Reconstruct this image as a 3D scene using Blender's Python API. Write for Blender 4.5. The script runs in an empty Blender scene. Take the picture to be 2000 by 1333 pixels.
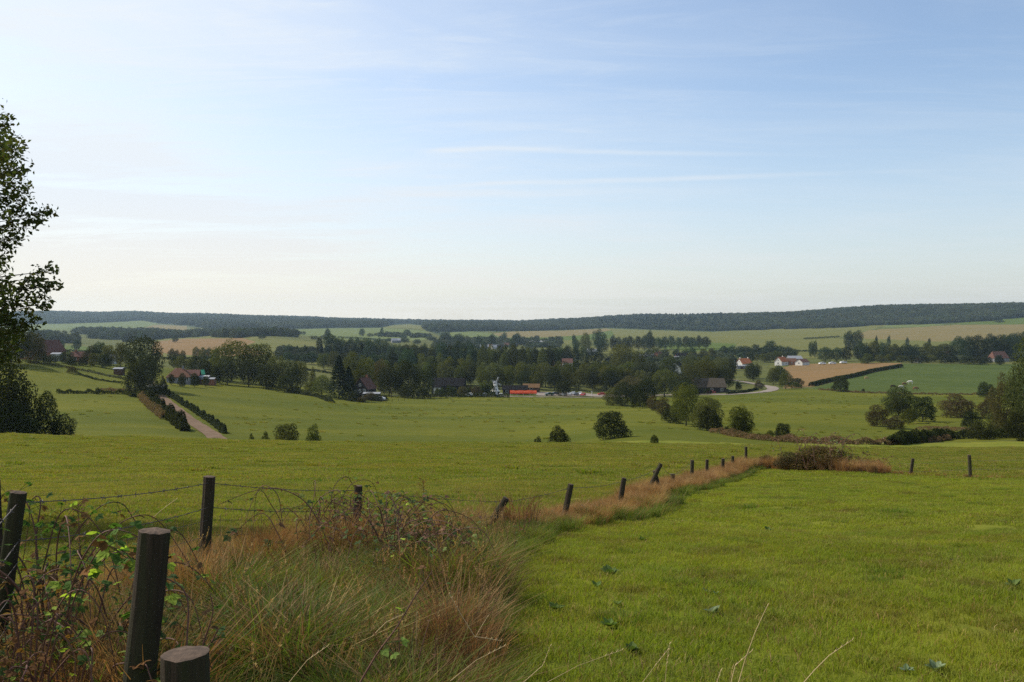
import bpy, math, random
import numpy as np
from mathutils import Vector, Matrix
R = math.radians
F, HY = 1750.0, 640.0            # focal length and horizon row, in pixels of the 2000-wide photograph
scene = bpy.context.scene

# ------------------------------------------------------------------ camera
cam = bpy.data.cameras.new("camera"); cam_o = bpy.data.objects.new("camera", cam)
scene.collection.objects.link(cam_o); scene.camera = cam_o
cam.sensor_width = 36; cam.lens = F / 2000 * 36
cam_o.location = (0, 0, 0); cam_o.rotation_euler = (R(90), 0, 0)
cam.shift_y = -(666.5 - HY) / 2000
cam.clip_start = 0.05; cam.clip_end = 60000

# ------------------------------------------------------------------ light
SUN_EL, SUN_AZ = 42.0, -62.0     # azimuth measured from the view direction, negative is left
scene.view_settings.view_transform = 'Standard'; scene.view_settings.look = 'None'
scene.view_settings.exposure = 0.35; scene.view_settings.gamma = 1
scene.view_settings.use_curve_mapping = False
sl = bpy.data.lights.new("sun", 'SUN'); sl.energy = 4.1; sl.angle = R(0.5); sl.color = (1, .93, .82)
so = bpy.data.objects.new("sun", sl); scene.collection.objects.link(so)
sd = Vector((math.sin(R(SUN_AZ)) * math.cos(R(SUN_EL)), math.cos(R(SUN_AZ)) * math.cos(R(SUN_EL)), math.sin(R(SUN_EL))))
so.rotation_euler = sd.to_track_quat('Z', 'Y').to_euler()
scene.cycles.max_bounces = 6; scene.cycles.diffuse_bounces = 3; scene.cycles.glossy_bounces = 2
scene.cycles.transmission_bounces = 3; scene.cycles.volume_bounces = 1; scene.cycles.transparent_max_bounces = 8
scene.cycles.use_denoising = False; scene.cycles.use_adaptive_sampling = False; scene.cycles.denoiser = 'OPENIMAGEDENOISE'

class NT:                         # small node-building helper
    def __init__(s, tree): s.t = tree; s.n = tree.nodes; s.l = tree.links
    def new(s, typ, **k):
        n = s.n.new(typ)
        for a, b in k.items():
            if hasattr(n, a): setattr(n, a, b)
        return n
    def put(s, sock, v):
        if isinstance(v, bpy.types.NodeSocket): s.l.new(v, sock)
        elif v is not None: sock.default_value = v
    def math(s, op, a, b=None, c=None, clamp=False):
        n = s.n.new('ShaderNodeMath'); n.operation = op; n.use_clamp = clamp
        for i, v in enumerate((a, b, c)): s.put(n.inputs[i], v)
        return n.outputs[0]
    def mix(s, f, a, b, mode='MIX'):
        n = s.n.new('ShaderNodeMix'); n.data_type = 'RGBA'; n.blend_type = mode; n.clamp_factor = True
        s.put(n.inputs[0], f)
        for i, v in ((6, a), (7, b)):
            if isinstance(v, tuple) and len(v) == 3: v = (*v, 1)
            s.put(n.inputs[i], v)
        return n.outputs[2]
    def noise(s, vec, scale, detail=4, rough=.55, dist=0):
        n = s.n.new('ShaderNodeTexNoise'); s.put(n.inputs['Vector'], vec); n.inputs['Scale'].default_value = scale
        n.inputs['Detail'].default_value = detail; n.inputs['Roughness'].default_value = rough
        n.inputs['Distortion'].default_value = dist
        return n.outputs[0]
    def ramp(s, v, a, b, lo=0, hi=1, smooth=True):
        n = s.n.new('ShaderNodeMapRange'); n.interpolation_type = 'SMOOTHSTEP' if smooth else 'LINEAR'
        s.put(n.inputs[0], v)
        for i, q in enumerate((a, b, lo, hi)): n.inputs[i + 1].default_value = q
        return n.outputs[0]
    def scalev(s, vec, sc):
        n = s.n.new('ShaderNodeVectorMath'); n.operation = 'MULTIPLY'; s.put(n.inputs[0], vec); n.inputs[1].default_value = sc
        return n.outputs[0]

w = bpy.data.worlds.new("World"); scene.world = w; w.use_nodes = True
g = NT(w.node_tree); g.n.clear()
sky = g.new('ShaderNodeTexSky', sky_type='NISHITA'); sky.sun_disc = False
sky.sun_elevation = R(SUN_EL); sky.sun_rotation = R(SUN_AZ)
sky.altitude = 100; sky.air_density = 1.0; sky.dust_density = 1.5; sky.ozone_density = 1.4
tc = g.new('ShaderNodeTexCoord').outputs['Generated']
sep = g.new('ShaderNodeSeparateXYZ'); g.l.new(tc, sep.inputs[0]); X, Y, Z = sep.outputs
zc = g.math('MAXIMUM', Z, .015)
cx = g.math('DIVIDE', X, g.math('ADD', zc, .06)); cy = g.math('DIVIDE', Y, g.math('ADD', zc, .06))
cb = g.new('ShaderNodeCombineXYZ'); g.l.new(cx, cb.inputs[0]); g.l.new(cy, cb.inputs[1])
veil = g.noise(g.scalev(cb.outputs[0], (.42, .8, 1)), 1.0, 7, .6, .7)      # broad veils of cirrus
fine = g.noise(g.scalev(cb.outputs[0], (.9, 3.4, 1)), 1.3, 8, .68, 1.2)    # fine streaks
U = g.math('DIVIDE', X, g.math('MAXIMUM', Y, .05)); V = g.math('DIVIDE', Z, g.math('MAXIMUM', Y, .05))
left = g.ramp(U, -.75, .42, 1, 0)                                          # thicker veil towards the sun
low = g.ramp(Z, .0, .26, 1, 0)
vv = g.math('ADD', g.math('MULTIPLY', g.ramp(veil, .40, .68), .50), g.math('MULTIPLY', g.ramp(fine, .44, .72), .32))
cov = g.math('ADD', g.math('MULTIPLY', vv, g.math('ADD', g.math('MULTIPLY', left, .8), .35)), g.math('MULTIPLY', left, .52))
cov = g.math('ADD', cov, g.math('MULTIPLY', low, .5), clamp=True)
def streak(v0, slope, bend, th, u0, u1, amt):                               # an old contrail
    c = g.math('ADD', g.math('ADD', g.math('MULTIPLY', U, slope), v0), g.math('MULTIPLY', g.math('MULTIPLY', U, U), bend))
    wob = g.math('MULTIPLY', g.math('SUBTRACT', g.noise(g.scalev(tc, (5, 5, 1)), 1.0, 2), .5), .012)
    d = g.math('ABSOLUTE', g.math('SUBTRACT', V, g.math('ADD', c, wob)))
    m = g.ramp(d, 0, th, 1, 0)
    e = g.math('MULTIPLY', g.ramp(U, u0, u0 + .14), g.ramp(U, u1 - .35, u1, 1, 0))
    br = g.ramp(g.noise(g.scalev(tc, (9, 9, 30)), 1.2, 4), .3, .65, .35, 1)
    return g.math('MULTIPLY', g.math('MULTIPLY', m, e), g.math('MULTIPLY', br, amt))
for a in ((.197, -.004, -.02, .0045, -.20, .42, .40), (.160, .045, -.03, .0045, -.16, .52, .40),
          (.150, .02, -.01, .011, -.30, .45, .18), (.118, -.02, .0, .010, -.05, .30, .15)):
    cov = g.math('ADD', cov, streak(*a), clamp=True)
hz = g.mix(g.ramp(U, -.55, .62), (6.0, 5.5, 4.5), (5.6, 5.4, 4.95))
cl = g.mix(g.ramp(Z, .0, .15), hz, (5.0, 5.35, 5.7))
bri = g.mix(g.ramp(U, -.6, .6), (1, 1, 1), (.86, .88, .90))
cl = g.mix(1.0, cl, bri, 'MULTIPLY')
col = g.mix(cov, sky.outputs[0], cl)
bg = g.new('ShaderNodeBackground'); g.l.new(col, bg.inputs[0]); bg.inputs[1].default_value = 0.135
wo = g.new('ShaderNodeOutputWorld'); g.l.new(bg.outputs[0], wo.inputs[0])

# ------------------------------------------------------------------ naming helpers
def tag(o, label=None, cat=None, group=None, kind=None):
    if label: o['label'] = label
    if cat: o['category'] = cat
    if group: o['group'] = group
    if kind: o['kind'] = kind
    return o
def link(o, parent=None):
    scene.collection.objects.link(o)
    if parent is not None: o.parent = parent
    return o
def empty(name, loc=(0, 0, 0), rz=0, label=None, cat=None, group=None):
    o = bpy.data.objects.new(name, None); o.location = loc; o.rotation_euler = (0, 0, rz); o.empty_display_size = .3
    return tag(link(o), label, cat, group)
def npmesh(name, V, Fc, mats=None, smooth=False, midx=None):
    V = np.asarray(V, np.float32); Fc = np.asarray(Fc, np.int32); k = Fc.shape[1]
    me = bpy.data.meshes.new(name); me.vertices.add(len(V)); me.vertices.foreach_set('co', V.ravel())
    me.loops.add(Fc.size); me.loops.foreach_set('vertex_index', Fc.ravel())
    me.polygons.add(len(Fc)); me.polygons.foreach_set('loop_start', np.arange(0, Fc.size, k, dtype=np.int32))
    me.polygons.foreach_set('loop_total', np.full(len(Fc), k, np.int32))
    if midx is not None: me.polygons.foreach_set('material_index', np.asarray(midx, np.int32))
    me.polygons.foreach_set('use_smooth', np.full(len(Fc), smooth, bool))
    for m in ([] if mats is None else mats if isinstance(mats, (list, tuple)) else [mats]): me.materials.append(m)
    me.update(calc_edges=True); me.validate()
    return me
class MB:                         # collects boxes, prisms and tubes into one mesh
    def __init__(s): s.v = []; s.f = []; s.m = []
    def add(s, vs, fs, mi=0):
        b = len(s.v); s.v += [tuple(v) for v in vs]; s.f += [[b + i for i in f] for f in fs]; s.m += [mi] * len(fs); return s
    def box(s, x0, x1, y0, y1, z0, z1, mi=0):
        return s.add([(x0, y0, z0), (x1, y0, z0), (x1, y1, z0), (x0, y1, z0), (x0, y0, z1), (x1, y0, z1), (x1, y1, z1), (x0, y1, z1)],
                     [(0, 3, 2, 1), (4, 5, 6, 7), (0, 1, 5, 4), (1, 2, 6, 5), (2, 3, 7, 6), (3, 0, 4, 7)], mi)
    def prism(s, pts, y0, y1, mi=0):  # polygon in xz extruded along y
        n = len(pts)
        return s.add([(x, y0, z) for x, z in pts] + [(x, y1, z) for x, z in pts],
                     [list(range(n)), list(range(2 * n - 1, n - 1, -1))] + [(i, i + n, (i + 1) % n + n, (i + 1) % n) for i in range(n)], mi)
    def tube(s, pts, rad, n=7, mi=0, cap=True, rnd=None):
        pts = [Vector(p) for p in pts]; rad = rad if isinstance(rad, (list, tuple)) else [rad] * len(pts)
        vs = []; up = Vector((.13, .21, .97)).normalized()
        for i, p in enumerate(pts):
            d = (pts[min(i + 1, len(pts) - 1)] - pts[max(i - 1, 0)]).normalized()
            if abs(d.dot(up)) > .95: up = Vector((1, .1, 0)).normalized()
            a = d.cross(up).normalized(); b = d.cross(a)
            for k in range(n):
                t = 2 * math.pi * k / n; q = rad[i] * (1 + (rnd.uniform(-.1, .1) if rnd else 0))
                vs.append(p + (a * math.cos(t) + b * math.sin(t)) * q)
        fs = [(i * n + k, i * n + (k + 1) % n, (i + 1) * n + (k + 1) % n, (i + 1) * n + k) for i in range(len(pts) - 1) for k in range(n)]
        if cap: fs += [list(range(n - 1, -1, -1)), list(range((len(pts) - 1) * n, len(pts) * n))]
        return s.add(vs, fs, mi)
    def mesh(s, name, mats, smooth=False):
        me = bpy.data.meshes.new(name); me.from_pydata(s.v, [], s.f)
        for m in (mats if isinstance(mats, (list, tuple)) else [mats]): me.materials.append(m)
        me.polygons.foreach_set('material_index', s.m); me.polygons.foreach_set('use_smooth', [smooth] * len(s.f)); me.update()
        return me
    def build(s, name, mats, parent=None, smooth=False):
        return link(bpy.data.objects.new(name, s.mesh(name, mats, smooth)), parent)

# ------------------------------------------------------------------ materials
MATS = {}
def mat(name, col, col2=None, scale=1.0, rough=.9, bump=0, trans=0, tcol=None, rnd=0, third=None, big=None, spec=.2, stretch=None, obj=False):
    if name in MATS: return MATS[name]
    m = bpy.data.materials.new(name); m.use_nodes = True; q = NT(m.node_tree); q.n.clear()
    pos = q.new('ShaderNodeTexCoord').outputs['Object'] if obj else q.new('ShaderNodeNewGeometry').outputs['Position']
    if stretch: pos = q.scalev(pos, stretch)
    c = (*col, 1)
    if col2: c = q.mix(q.ramp(q.noise(pos, scale, 5, .6), .34, .66), col, col2)
    if third: c = q.mix(q.ramp(q.noise(pos, scale * third[1], 6, .65), .45, .68), c, third[0])
    if big: c = q.mix(q.ramp(q.noise(pos, big[1], 3, .5), .38, .65), c, big[0])
    if rnd:
        oi = q.new('ShaderNodeObjectInfo').outputs['Random']
        hs = q.new('ShaderNodeHueSaturation')
        q.l.new(q.math('ADD', q.math('MULTIPLY', oi, .05 * rnd), .5 - .03 * rnd), hs.inputs['Hue'])
        q.l.new(q.math('ADD', q.math('MULTIPLY', q.math('FRACT', q.math('MULTIPLY', oi, 7.31)), .7 * rnd), 1 - .35 * rnd), hs.inputs['Value'])
        q.l.new(q.math('ADD', q.math('MULTIPLY', q.math('FRACT', q.math('MULTIPLY', oi, 3.7)), -.3 * rnd), 1.0), hs.inputs['Saturation'])
        q.put(hs.inputs['Color'], c); c = hs.outputs[0]
    bs = q.new('ShaderNodeBsdfPrincipled'); q.put(bs.inputs['Base Color'], c)
    bs.inputs['Roughness'].default_value = rough; bs.inputs['Specular IOR Level'].default_value = spec
    if bump:
        b = q.new('ShaderNodeBump'); b.inputs['Strength'].default_value = bump[0]; b.inputs['Distance'].default_value = bump[1]
        q.l.new(q.noise(pos, bump[2], 6, .7), b.inputs['Height']); q.l.new(b.outputs[0], bs.inputs['Normal'])
    out = q.new('ShaderNodeOutputMaterial'); sh = bs.outputs[0]
    if trans:
        tr = q.new('ShaderNodeBsdfTranslucent')
        q.put(tr.inputs[0], q.mix(1.0, c, tcol or (1.3, 1.4, .6), 'MULTIPLY'))
        mx = q.new('ShaderNodeMixShader'); mx.inputs[0].default_value = trans
        q.l.new(sh, mx.inputs[1]); q.l.new(tr.outputs[0], mx.inputs[2]); sh = mx.outputs[0]
    q.l.new(sh, out.inputs[0]); MATS[name] = m
    return m
def leafmat(name, c1, c2, c3, trans=.35, rnd=.8, scale=.5):
    return mat(name, c1, c2, scale=scale, rough=.85, trans=trans, rnd=rnd, third=(c3, 3.0), spec=.08)
M_leaf = leafmat('leaf', (.066, .076, .010), (.098, .102, .013), (.040, .050, .010))
M_leaf_d = leafmat('leaf_dark', (.027, .035, .007), (.040, .050, .008), (.020, .027, .007), trans=.25)
M_leaf_l = leafmat('leaf_light', (.075, .09, .018), (.10, .112, .02), (.05, .066, .015))
M_leaf_r = leafmat('leaf_russet', (.07, .055, .02), (.09, .066, .022), (.045, .048, .016))
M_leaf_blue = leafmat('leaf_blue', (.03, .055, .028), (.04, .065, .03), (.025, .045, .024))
M_conif = leafmat('needles', (.018, .032, .012), (.025, .04, .014), (.014, .026, .01), trans=.1)
M_bark = mat('bark', (.06, .05, .035), (.11, .09, .07), scale=8, bump=(.6, .02, 20), obj=True)

# ------------------------------------------------------------------ terrain
NEAR = [(0, -1.68), (3, -1.70), (6, -1.93), (9, -2.32), (15, -3.2), (25, -4.6), (36, -6.1), (50, -7.7)]
def col_(px, rows, pre=NEAR):     # rows: (depth, image row) pairs, or (depth, None, z)
    k = list(pre)
    for r in rows: k.append((r[0], r[2] if r[1] is None else -(r[1] - HY) / F * r[0]))
    u = (px - 1000) / F; th = math.atan(u); c = math.cos(th)
    return th, [(d / c, z) for d, z in k]
COLS = [
 col_(-500, [(75, 875), (105, 846), (122, None, -14.6), (160, None, -17), (200, 800), (260, 762), (350, 702), (450, 690), (700, 680), (1200, 668), (2000, 655), (3500, 640), (4800, 620), (5600, 618), (9000, 630)]),
 col_(0, [(75, 880), (105, 848), (125, None, -15.8), (160, None, -18.6), (200, 812), (260, 769), (350, 707), (450, 695), (700, 683), (1200, 671), (2000, 655), (3500, 638), (4800, 616), (5600, 614), (9000, 630)]),
 col_(250, [(75, 884), (105, 853), (125, None, -17), (150, None, -18.6), (200, 815), (270, 772), (330, 745), (400, 714), (500, 707), (700, 700), (900, 692), (1500, 668), (2500, 648), (3500, 637), (4800, 618), (5600, 616), (9000, 630)]),
 col_(500, [(75, 887), (105, 861), (125, None, -18.3), (160, None, -20.5), (220, 822), (300, 780), (380, 752), (500, 728), (700, 705), (900, 691), (1500, 657), (1900, 655), (3000, 641), (4600, 624), (5600, 622), (9000, 630)]),
 col_(750, [(75, 889), (105, 864), (128, None, -18.6), (160, None, -21), (220, 828), (300, 796), (370, 777), (450, 765), (600, 735), (900, 698), (1500, 667), (2200, 652), (3000, 640), (4400, 633), (5400, 630), (9000, 632)]),
 col_(1000, [(75, 890), (105, 866), (130, None, -18.6), (160, None, -21), (220, 828), (300, 798), (400, 778), (430, 772), (600, 734), (800, 713), (1200, 688), (1800, 664), (2600, 648), (3200, 641), (4200, 634), (5400, 632), (9000, 632)]),
 col_(1250, [(75, 886), (110, 866), (150, 846), (200, 826), (300, 799), (400, 780), (450, 771), (600, 734), (800, 711), (1200, 683), (1800, 660), (2500, 647), (3100, 634), (3700, 623), (5400, 626), (9000, 632)]),
 col_(1500, [(75, 886), (110, 871), (142, 862), (200, 834), (300, 796), (400, 772), (450, 764), (520, 752), (750, 716), (1000, 694), (1400, 670), (1900, 652), (2400, 646), (3000, 620), (3500, 618), (5400, 630), (9000, 632)]),
 col_(1750, [(75, 897), (110, 876), (145, 864), (170, 857), (250, 816), (320, 792), (400, 772), (500, 748), (720, 711), (1000, 692), (1400, 664), (1900, 643), (2300, 636), (2900, 606), (3400, 604), (5400, 620), (9000, 632)]),
 col_(2000, [(75, 897), (110, 874), (150, 858), (170, 850), (250, 815), (320, 790), (400, 768), (600, 728), (800, 706), (1200, 674), (1600, 650), (2000, 632), (2300, 624), (2800, 602), (3300, 600), (5400, 616), (9000, 632)]),
 col_(2500, [(75, 890), (110, 868), (150, 850), (250, 808), (400, 762), (600, 722), (800, 700), (1200, 668), (1600, 645), (2000, 628), (2300, 620), (2800, 600), (3300, 598), (5400, 612), (9000, 632)]),
]
BACK = [(0, -1.68), (4, -1.6), (15, -1.0), (60, 2), (300, 14), (1500, 25), (6000, 10), (9500, 0)]
COLS = [(R(-180), BACK), (R(-95), [(0, -1.68), (4, -1.68), (15, -2.2), (60, -5), (300, -6), (1500, 0), (6000, 5), (9500, 0)])] + COLS + \
       [(R(95), [(0, -1.68), (4, -1.68), (15, -2.2), (60, -6), (300, -14), (1500, 0), (6000, 30), (9500, 10)]), (R(180), BACK)]
TH = np.array([c[0] for c in COLS])
def pchip(xk, yk, x):
    xk = np.asarray(xk, float); yk = np.asarray(yk, float); h = np.diff(xk); d = np.diff(yk) / h
    m = np.zeros(len(xk)); m[0] = d[0]; m[-1] = d[-1]
    for i in range(1, len(xk) - 1):
        if d[i - 1] * d[i] > 0:
            w1 = 2 * h[i] + h[i - 1]; w2 = h[i] + 2 * h[i - 1]; m[i] = (w1 + w2) / (w1 / d[i - 1] + w2 / d[i])
    x = np.clip(x, xk[0], xk[-1]); i = np.clip(np.searchsorted(xk, x) - 1, 0, len(xk) - 2)
    t = (x - xk[i]) / h[i]
    return ((1 + 2 * t) * (1 - t) ** 2 * yk[i] + t * (1 - t) ** 2 * h[i] * m[i] + t * t * (3 - 2 * t) * yk[i + 1] + t * t * (t - 1) * h[i] * m[i + 1])
LR = np.concatenate([[0], np.linspace(math.log1p(.3), math.log1p(9400), 900)])
TAB = np.array([pchip([math.log1p(r) for r, z in k], [z for r, z in k], LR) for _, k in COLS])
rs = np.random.RandomState(5)
WAV = [(rs.uniform(-1, 1, 2) * 2 * np.pi / L, rs.uniform(0, 6.28), A, L) for L, A in
       [(2.1, .012), (3.3, .02), (5.2, .03), (8, .045), (13, .06), (21, .10), (37, .14), (60, .22), (110, .4), (190, .6), (400, 1.6), (760, 3.), (1300, 5)]]
def HT(x, y):
    x = np.asarray(x, float); y = np.asarray(y, float); r = np.hypot(x, y); th = np.arctan2(x, y)
    j = np.clip(np.searchsorted(TH, th) - 1, 0, len(TH) - 2); t = (th - TH[j]) / (TH[j + 1] - TH[j])
    lr = np.log1p(np.minimum(r, 9390)); q = np.clip((lr - LR[1]) / (LR[2] - LR[1]), 0, len(LR) - 3); i = q.astype(int); s = q - i; i = i + 1
    def g_(jj):
        jj = np.clip(jj, 0, len(TH) - 1); return TAB[jj, i] * (1 - s) + TAB[jj, i + 1] * s
    a, b = g_(j), g_(j + 1); T0, T1 = TH[j], TH[j + 1]
    jm = np.clip(j - 1, 0, len(TH) - 1); jp = np.clip(j + 2, 0, len(TH) - 1)
    ma = (b - g_(jm)) / np.maximum(T1 - TH[jm], 1e-6) * (T1 - T0); mb = (g_(jp) - a) / np.maximum(TH[jp] - T0, 1e-6) * (T1 - T0)
    z = (1 + 2 * t) * (1 - t) ** 2 * a + t * (1 - t) ** 2 * ma * .8 + t * t * (3 - 2 * t) * b + t * t * (t - 1) * mb * .8
    for k, ph, A, L in WAV:
        amp = A * np.clip((r - L * 2.0) / (L * 4) if L > 15 else r / 12, 0, 1)
        z = z + amp * .55 * np.sin(k[0] * x + k[1] * y + ph + 1.3 * np.sin((k[1] * x - k[0] * y) * .61 + ph * 2))
    return z
def H(x, y): return float(HT(x, y))
def at(px, y): x = (px - 1000) / F * y; return Vector((x, y, H(x, y)))
def zrow(row, y): return -(row - HY) / F * y
def inpoly(px, py, poly):
    c = np.zeros(np.shape(px), bool); n = len(poly)
    for i in range(n):
        x1, y1 = poly[i]; x2, y2 = poly[(i + 1) % n]
        if y1 == y2: continue
        hit = ((y1 > py) != (y2 > py)) & (px < (x2 - x1) * (py - y1) / (y2 - y1) + x1)
        c ^= hit
    return c

# fence line, (image column, depth) of every post foot, which parts the two pastures
FENCE = [(-260, 2.6), (20, 4.6), (403, 7.0), (698, 9.5), (930, 11.5), (1093, 13), (1205, 16.8), (1262, 22), (1314, 25), (1352, 28.5), (1381, 33),
         (1411, 38), (1433, 42), (1457, 46), (1520, 46.5), (1642, 43), (1782, 40), (1894, 37), (2060, 34), (2500, 30)]
FW = [((p - 1000) / F * d, d) for p, d in FENCE]
OWN = FW + [(30, 0), (0, -6), (-9, -2)]       # polygon of the near pasture

fine = np.concatenate([np.linspace(-math.pi, R(-36), 110, endpoint=False), np.arctan(np.linspace(-.72, .72, 860)), np.linspace(R(36.5), math.pi, 110)])
rad = np.concatenate([[0.0], np.exp(np.linspace(math.log(.8), math.log(6600), 760))])
TT, RR = np.meshgrid(fine, rad, indexing='ij')
GX, GY = RR * np.sin(TT), RR * np.cos(TT); GZ = HT(GX, GY)
ni, nj = TT.shape
idx = np.arange(ni * nj).reshape(ni, nj)
quads = np.stack([idx[:-1, :-1], idx[:-1, 1:], idx[1:, 1:], idx[1:, :-1]], -1).reshape(-1, 4)
GV = np.stack([GX, GY, GZ], -1).reshape(-1, 3)
cen = GV[quads].mean(1); cX, cY, cZ = cen.T
Ys = np.maximum(cY, 1e-3); cpx = 1000 + F * cX / Ys; crow = HY - F * cZ / Ys; front = cY > 1
near_in = inpoly(cX, cY, OWN)

def fieldmat(name, a, b, third, scale=.05, stripe=None, bump=(.5, .25, 1.2)):
    return mat(name, a, b, scale=scale, rough=1, third=(third, 7), bump=bump, spec=.05, stretch=stripe)
G_near = fieldmat('turf', (.12, .14, .014), (.15, .155, .018), (.09, .105, .013), .5, bump=(.6, .03, 30))
G_mid = fieldmat('pasture_grass', (.115, .135, .015), (.175, .165, .022), (.095, .12, .014), .18, bump=(.8, .08, 8))
G_mead = fieldmat('meadow_grass', (.066, .078, .008), (.112, .112, .011), (.074, .09, .009), .022, stripe=(.6, 1.6, 1), bump=(.5, .5, 1.6))
G_vall = fieldmat('valley_grass', (.075, .085, .02), (.10, .10, .025), (.05, .06, .018), .01)
G_green = fieldmat('green_crop', (.065, .095, .014), (.08, .105, .016), (.06, .085, .014), .02, stripe=(.5, 2.2, 1))
G_dgreen = fieldmat('aftermath_grass', (.05, .072, .014), (.065, .086, .017), (.044, .064, .013), .02)
G_olive = fieldmat('dry_pasture', (.105, .108, .026), (.13, .122, .032), (.09, .098, .024), .012, stripe=(.4, 2.5, 1))
G_tan = fieldmat('stubble', (.15, .12, .048), (.18, .135, .052), (.12, .108, .04), .012, stripe=(.4, 3, 1))
G_brown = fieldmat('ploughed_soil', (.165, .105, .045), (.20, .12, .05), (.14, .10, .04), .012, stripe=(.5, 3, 1))
G_pale = fieldmat('pale_meadow', (.095, .12, .034), (.12, .14, .038), (.08, .10, .03), .008)
G_wood = fieldmat('forest_floor', (.04, .055, .02), (.05, .065, .022), (.03, .04, .016), .02)
G_litter = fieldmat('litter', (.045, .035, .018), (.075, .055, .028), (.04, .045, .015), 3.0, bump=(.9, .03, 25))
FIELDS = [  # name, material, label, depth range, polygon in image coordinates
 ('valley_floor', G_vall, None, None, None),
 ('near_pasture', G_near, None, None, None),
 ('pasture', G_mid, None, None, None),
 ('meadow', G_mead, None, None, None),
 ('verge', G_litter, None, None, None),
 ('wooded_hill', G_wood, None, None, None),
 ('field', G_brown, 'brown bare field left of centre beyond the farm trees', (650, 1900), [(296, 694), (300, 668), (360, 662), (475, 661), (500, 668), (478, 676), (520, 690), (500, 697)]),
 ('field', G_olive, 'olive strip along the top of the brown field', (650, 2600), [(300, 668), (330, 660), (430, 653), (530, 661), (620, 668), (625, 700), (520, 697), (520, 690), (478, 676), (500, 668), (475, 661), (360, 662)]),
 ('field', G_green, 'small green field behind the red-roofed barn', (500, 1400), [(95, 688), (100, 673), (175, 678), (175, 692)]),
 ('field', G_pale, 'pale green field below the far left wooded hill', (1800, 5200), [(40, 645), (60, 634), (150, 632), (200, 631), (280, 627), (310, 631), (305, 637), (200, 646)]),
 ('field', G_tan, 'narrow tan field below the far left wooded hill', (1800, 5200), [(285, 640), (300, 635), (365, 637), (365, 646), (300, 644)]),
 ('field', G_pale, 'pale green field under the middle of the far ridge', (1200, 5200), [(530, 652), (545, 645), (640, 642), (750, 641), (830, 646), (850, 660), (820, 666), (660, 664), (600, 656)]),
 ('field', G_olive, 'rounded yellowish hilltop field under the far ridge', (1200, 5200), [(745, 641), (765, 636), (800, 634), (828, 637), (832, 645), (800, 641)]),
 ('field', G_pale, 'pale green field right of the rounded hilltop', (1200, 5200), [(870, 660), (880, 650), (900, 646), (960, 651), (975, 658), (960, 666), (905, 666)]),
 ('field', G_tan, 'tan field under the dark wood at centre right', (1200, 5200), [(962, 652), (1000, 648), (1100, 646), (1185, 642), (1195, 645), (1150, 654), (1080, 659), (980, 660)]),
 ('field', G_green, 'thin green strip below the tan field at centre', (1000, 5200), [(980, 660), (1080, 659), (1150, 654), (1195, 645), (1200, 660), (1160, 664), (1075, 665), (1000, 664)]),
 ('field', G_olive, 'olive field under the central greenhouses', (900, 3200), [(870, 672), (900, 665), (1000, 664), (1120, 665), (1110, 673), (1000, 676), (880, 678)]),
 ('field', G_olive, 'long pale olive field under the dark wood', (1200, 5200), [(1185, 642), (1240, 644), (1390, 649), (1385, 658), (1300, 660), (1200, 660), (1195, 645)]),
 ('field', G_olive, 'large tan and olive slope right of centre under the wood', (1200, 5200), [(1385, 670), (1386, 651), (1500, 645), (1600, 641), (1725, 636), (1700, 645), (1640, 658), (1640, 664), (1540, 668)]),
 ('field', G_olive, 'pale strip inside the right slope under the wood', (1200, 5200), [(1388, 649), (1500, 643), (1640, 641), (1725, 634), (1770, 633), (1722, 638), (1600, 643), (1500, 647), (1388, 652)]),
 ('field', G_pale, 'pale green field on the upper right slope', (1200, 5200), [(1722, 640), (1740, 632), (1850, 634), (1800, 639)]),
 ('field', G_tan, 'orange tan stubble field on the right slope', (1000, 5200), [(1700, 645), (1800, 639), (1870, 635), (2300, 632), (2300, 655), (1950, 660), (1900, 666), (1820, 667), (1650, 660)]),
 ('field', G_green, 'green field at the far right edge under the wood', (1500, 5200), [(1850, 634), (1900, 628), (2000, 620), (2300, 612), (2300, 632), (1950, 634)]),
 ('field', G_olive, 'wide olive green slope below the tan slope', (900, 3200), [(1385, 670), (1540, 668), (1640, 664), (1650, 660), (1820, 667), (1900, 668), (1900, 700), (1500, 705), (1400, 690), (1380, 684)]),
 ('field', G_green, 'bright green field behind the village trees', (800, 3200), [(1262, 676), (1300, 670), (1380, 669), (1440, 672), (1430, 684), (1360, 687), (1300, 682)]),
 ('field', G_olive, 'striped pale field above the avenue of trees', (550, 2400), [(1085, 711), (1090, 697), (1150, 694), (1210, 690), (1210, 705), (1150, 710)]),
 ('field', G_olive, 'second striped pale field above the avenue', (700, 3000), [(1110, 682), (1180, 674), (1280, 670), (1290, 680), (1200, 688), (1120, 690)]),
 ('field', G_olive, 'small yellow field behind the conifer on the left', (380, 900), [(590, 724), (600, 708), (660, 712), (680, 724), (640, 732)]),
 ('field', G_olive, 'small yellow field right of the round lane tree', (380, 1000), [(318, 706), (318, 690), (405, 697), (405, 708)]),
 ('field', G_brown, 'reddish brown ploughed field right of the white houses', (480, 900), [(1528, 760), (1540, 745), (1530, 718), (1560, 711), (1760, 709), (1762, 716), (1680, 733), (1585, 756)]),
 ('field', G_dgreen, 'deep green cow pasture on the right', (330, 900), [(1585, 760), (1680, 733), (1762, 716), (1765, 711), (2300, 712), (2300, 766), (1800, 770), (1640, 766)]),
]
fid = np.zeros(len(quads), int)
wide = near_in & front
fid[(cY < 140) & front] = 2; fid[~front & (np.hypot(cX, cY) < 400)] = 2
md = (cY >= 118) & (cY < 520) & (cpx < 1560); fid[md & front] = 3
fid[(cY >= 145) & (cY < 420) & front] = 3
fid[(cY >= 420) & (cY < 640) & front] = 0
fid[(cY >= 420) & (cY < 470) & front & (cpx > 1500)] = 3
fid[near_in] = 1
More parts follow.
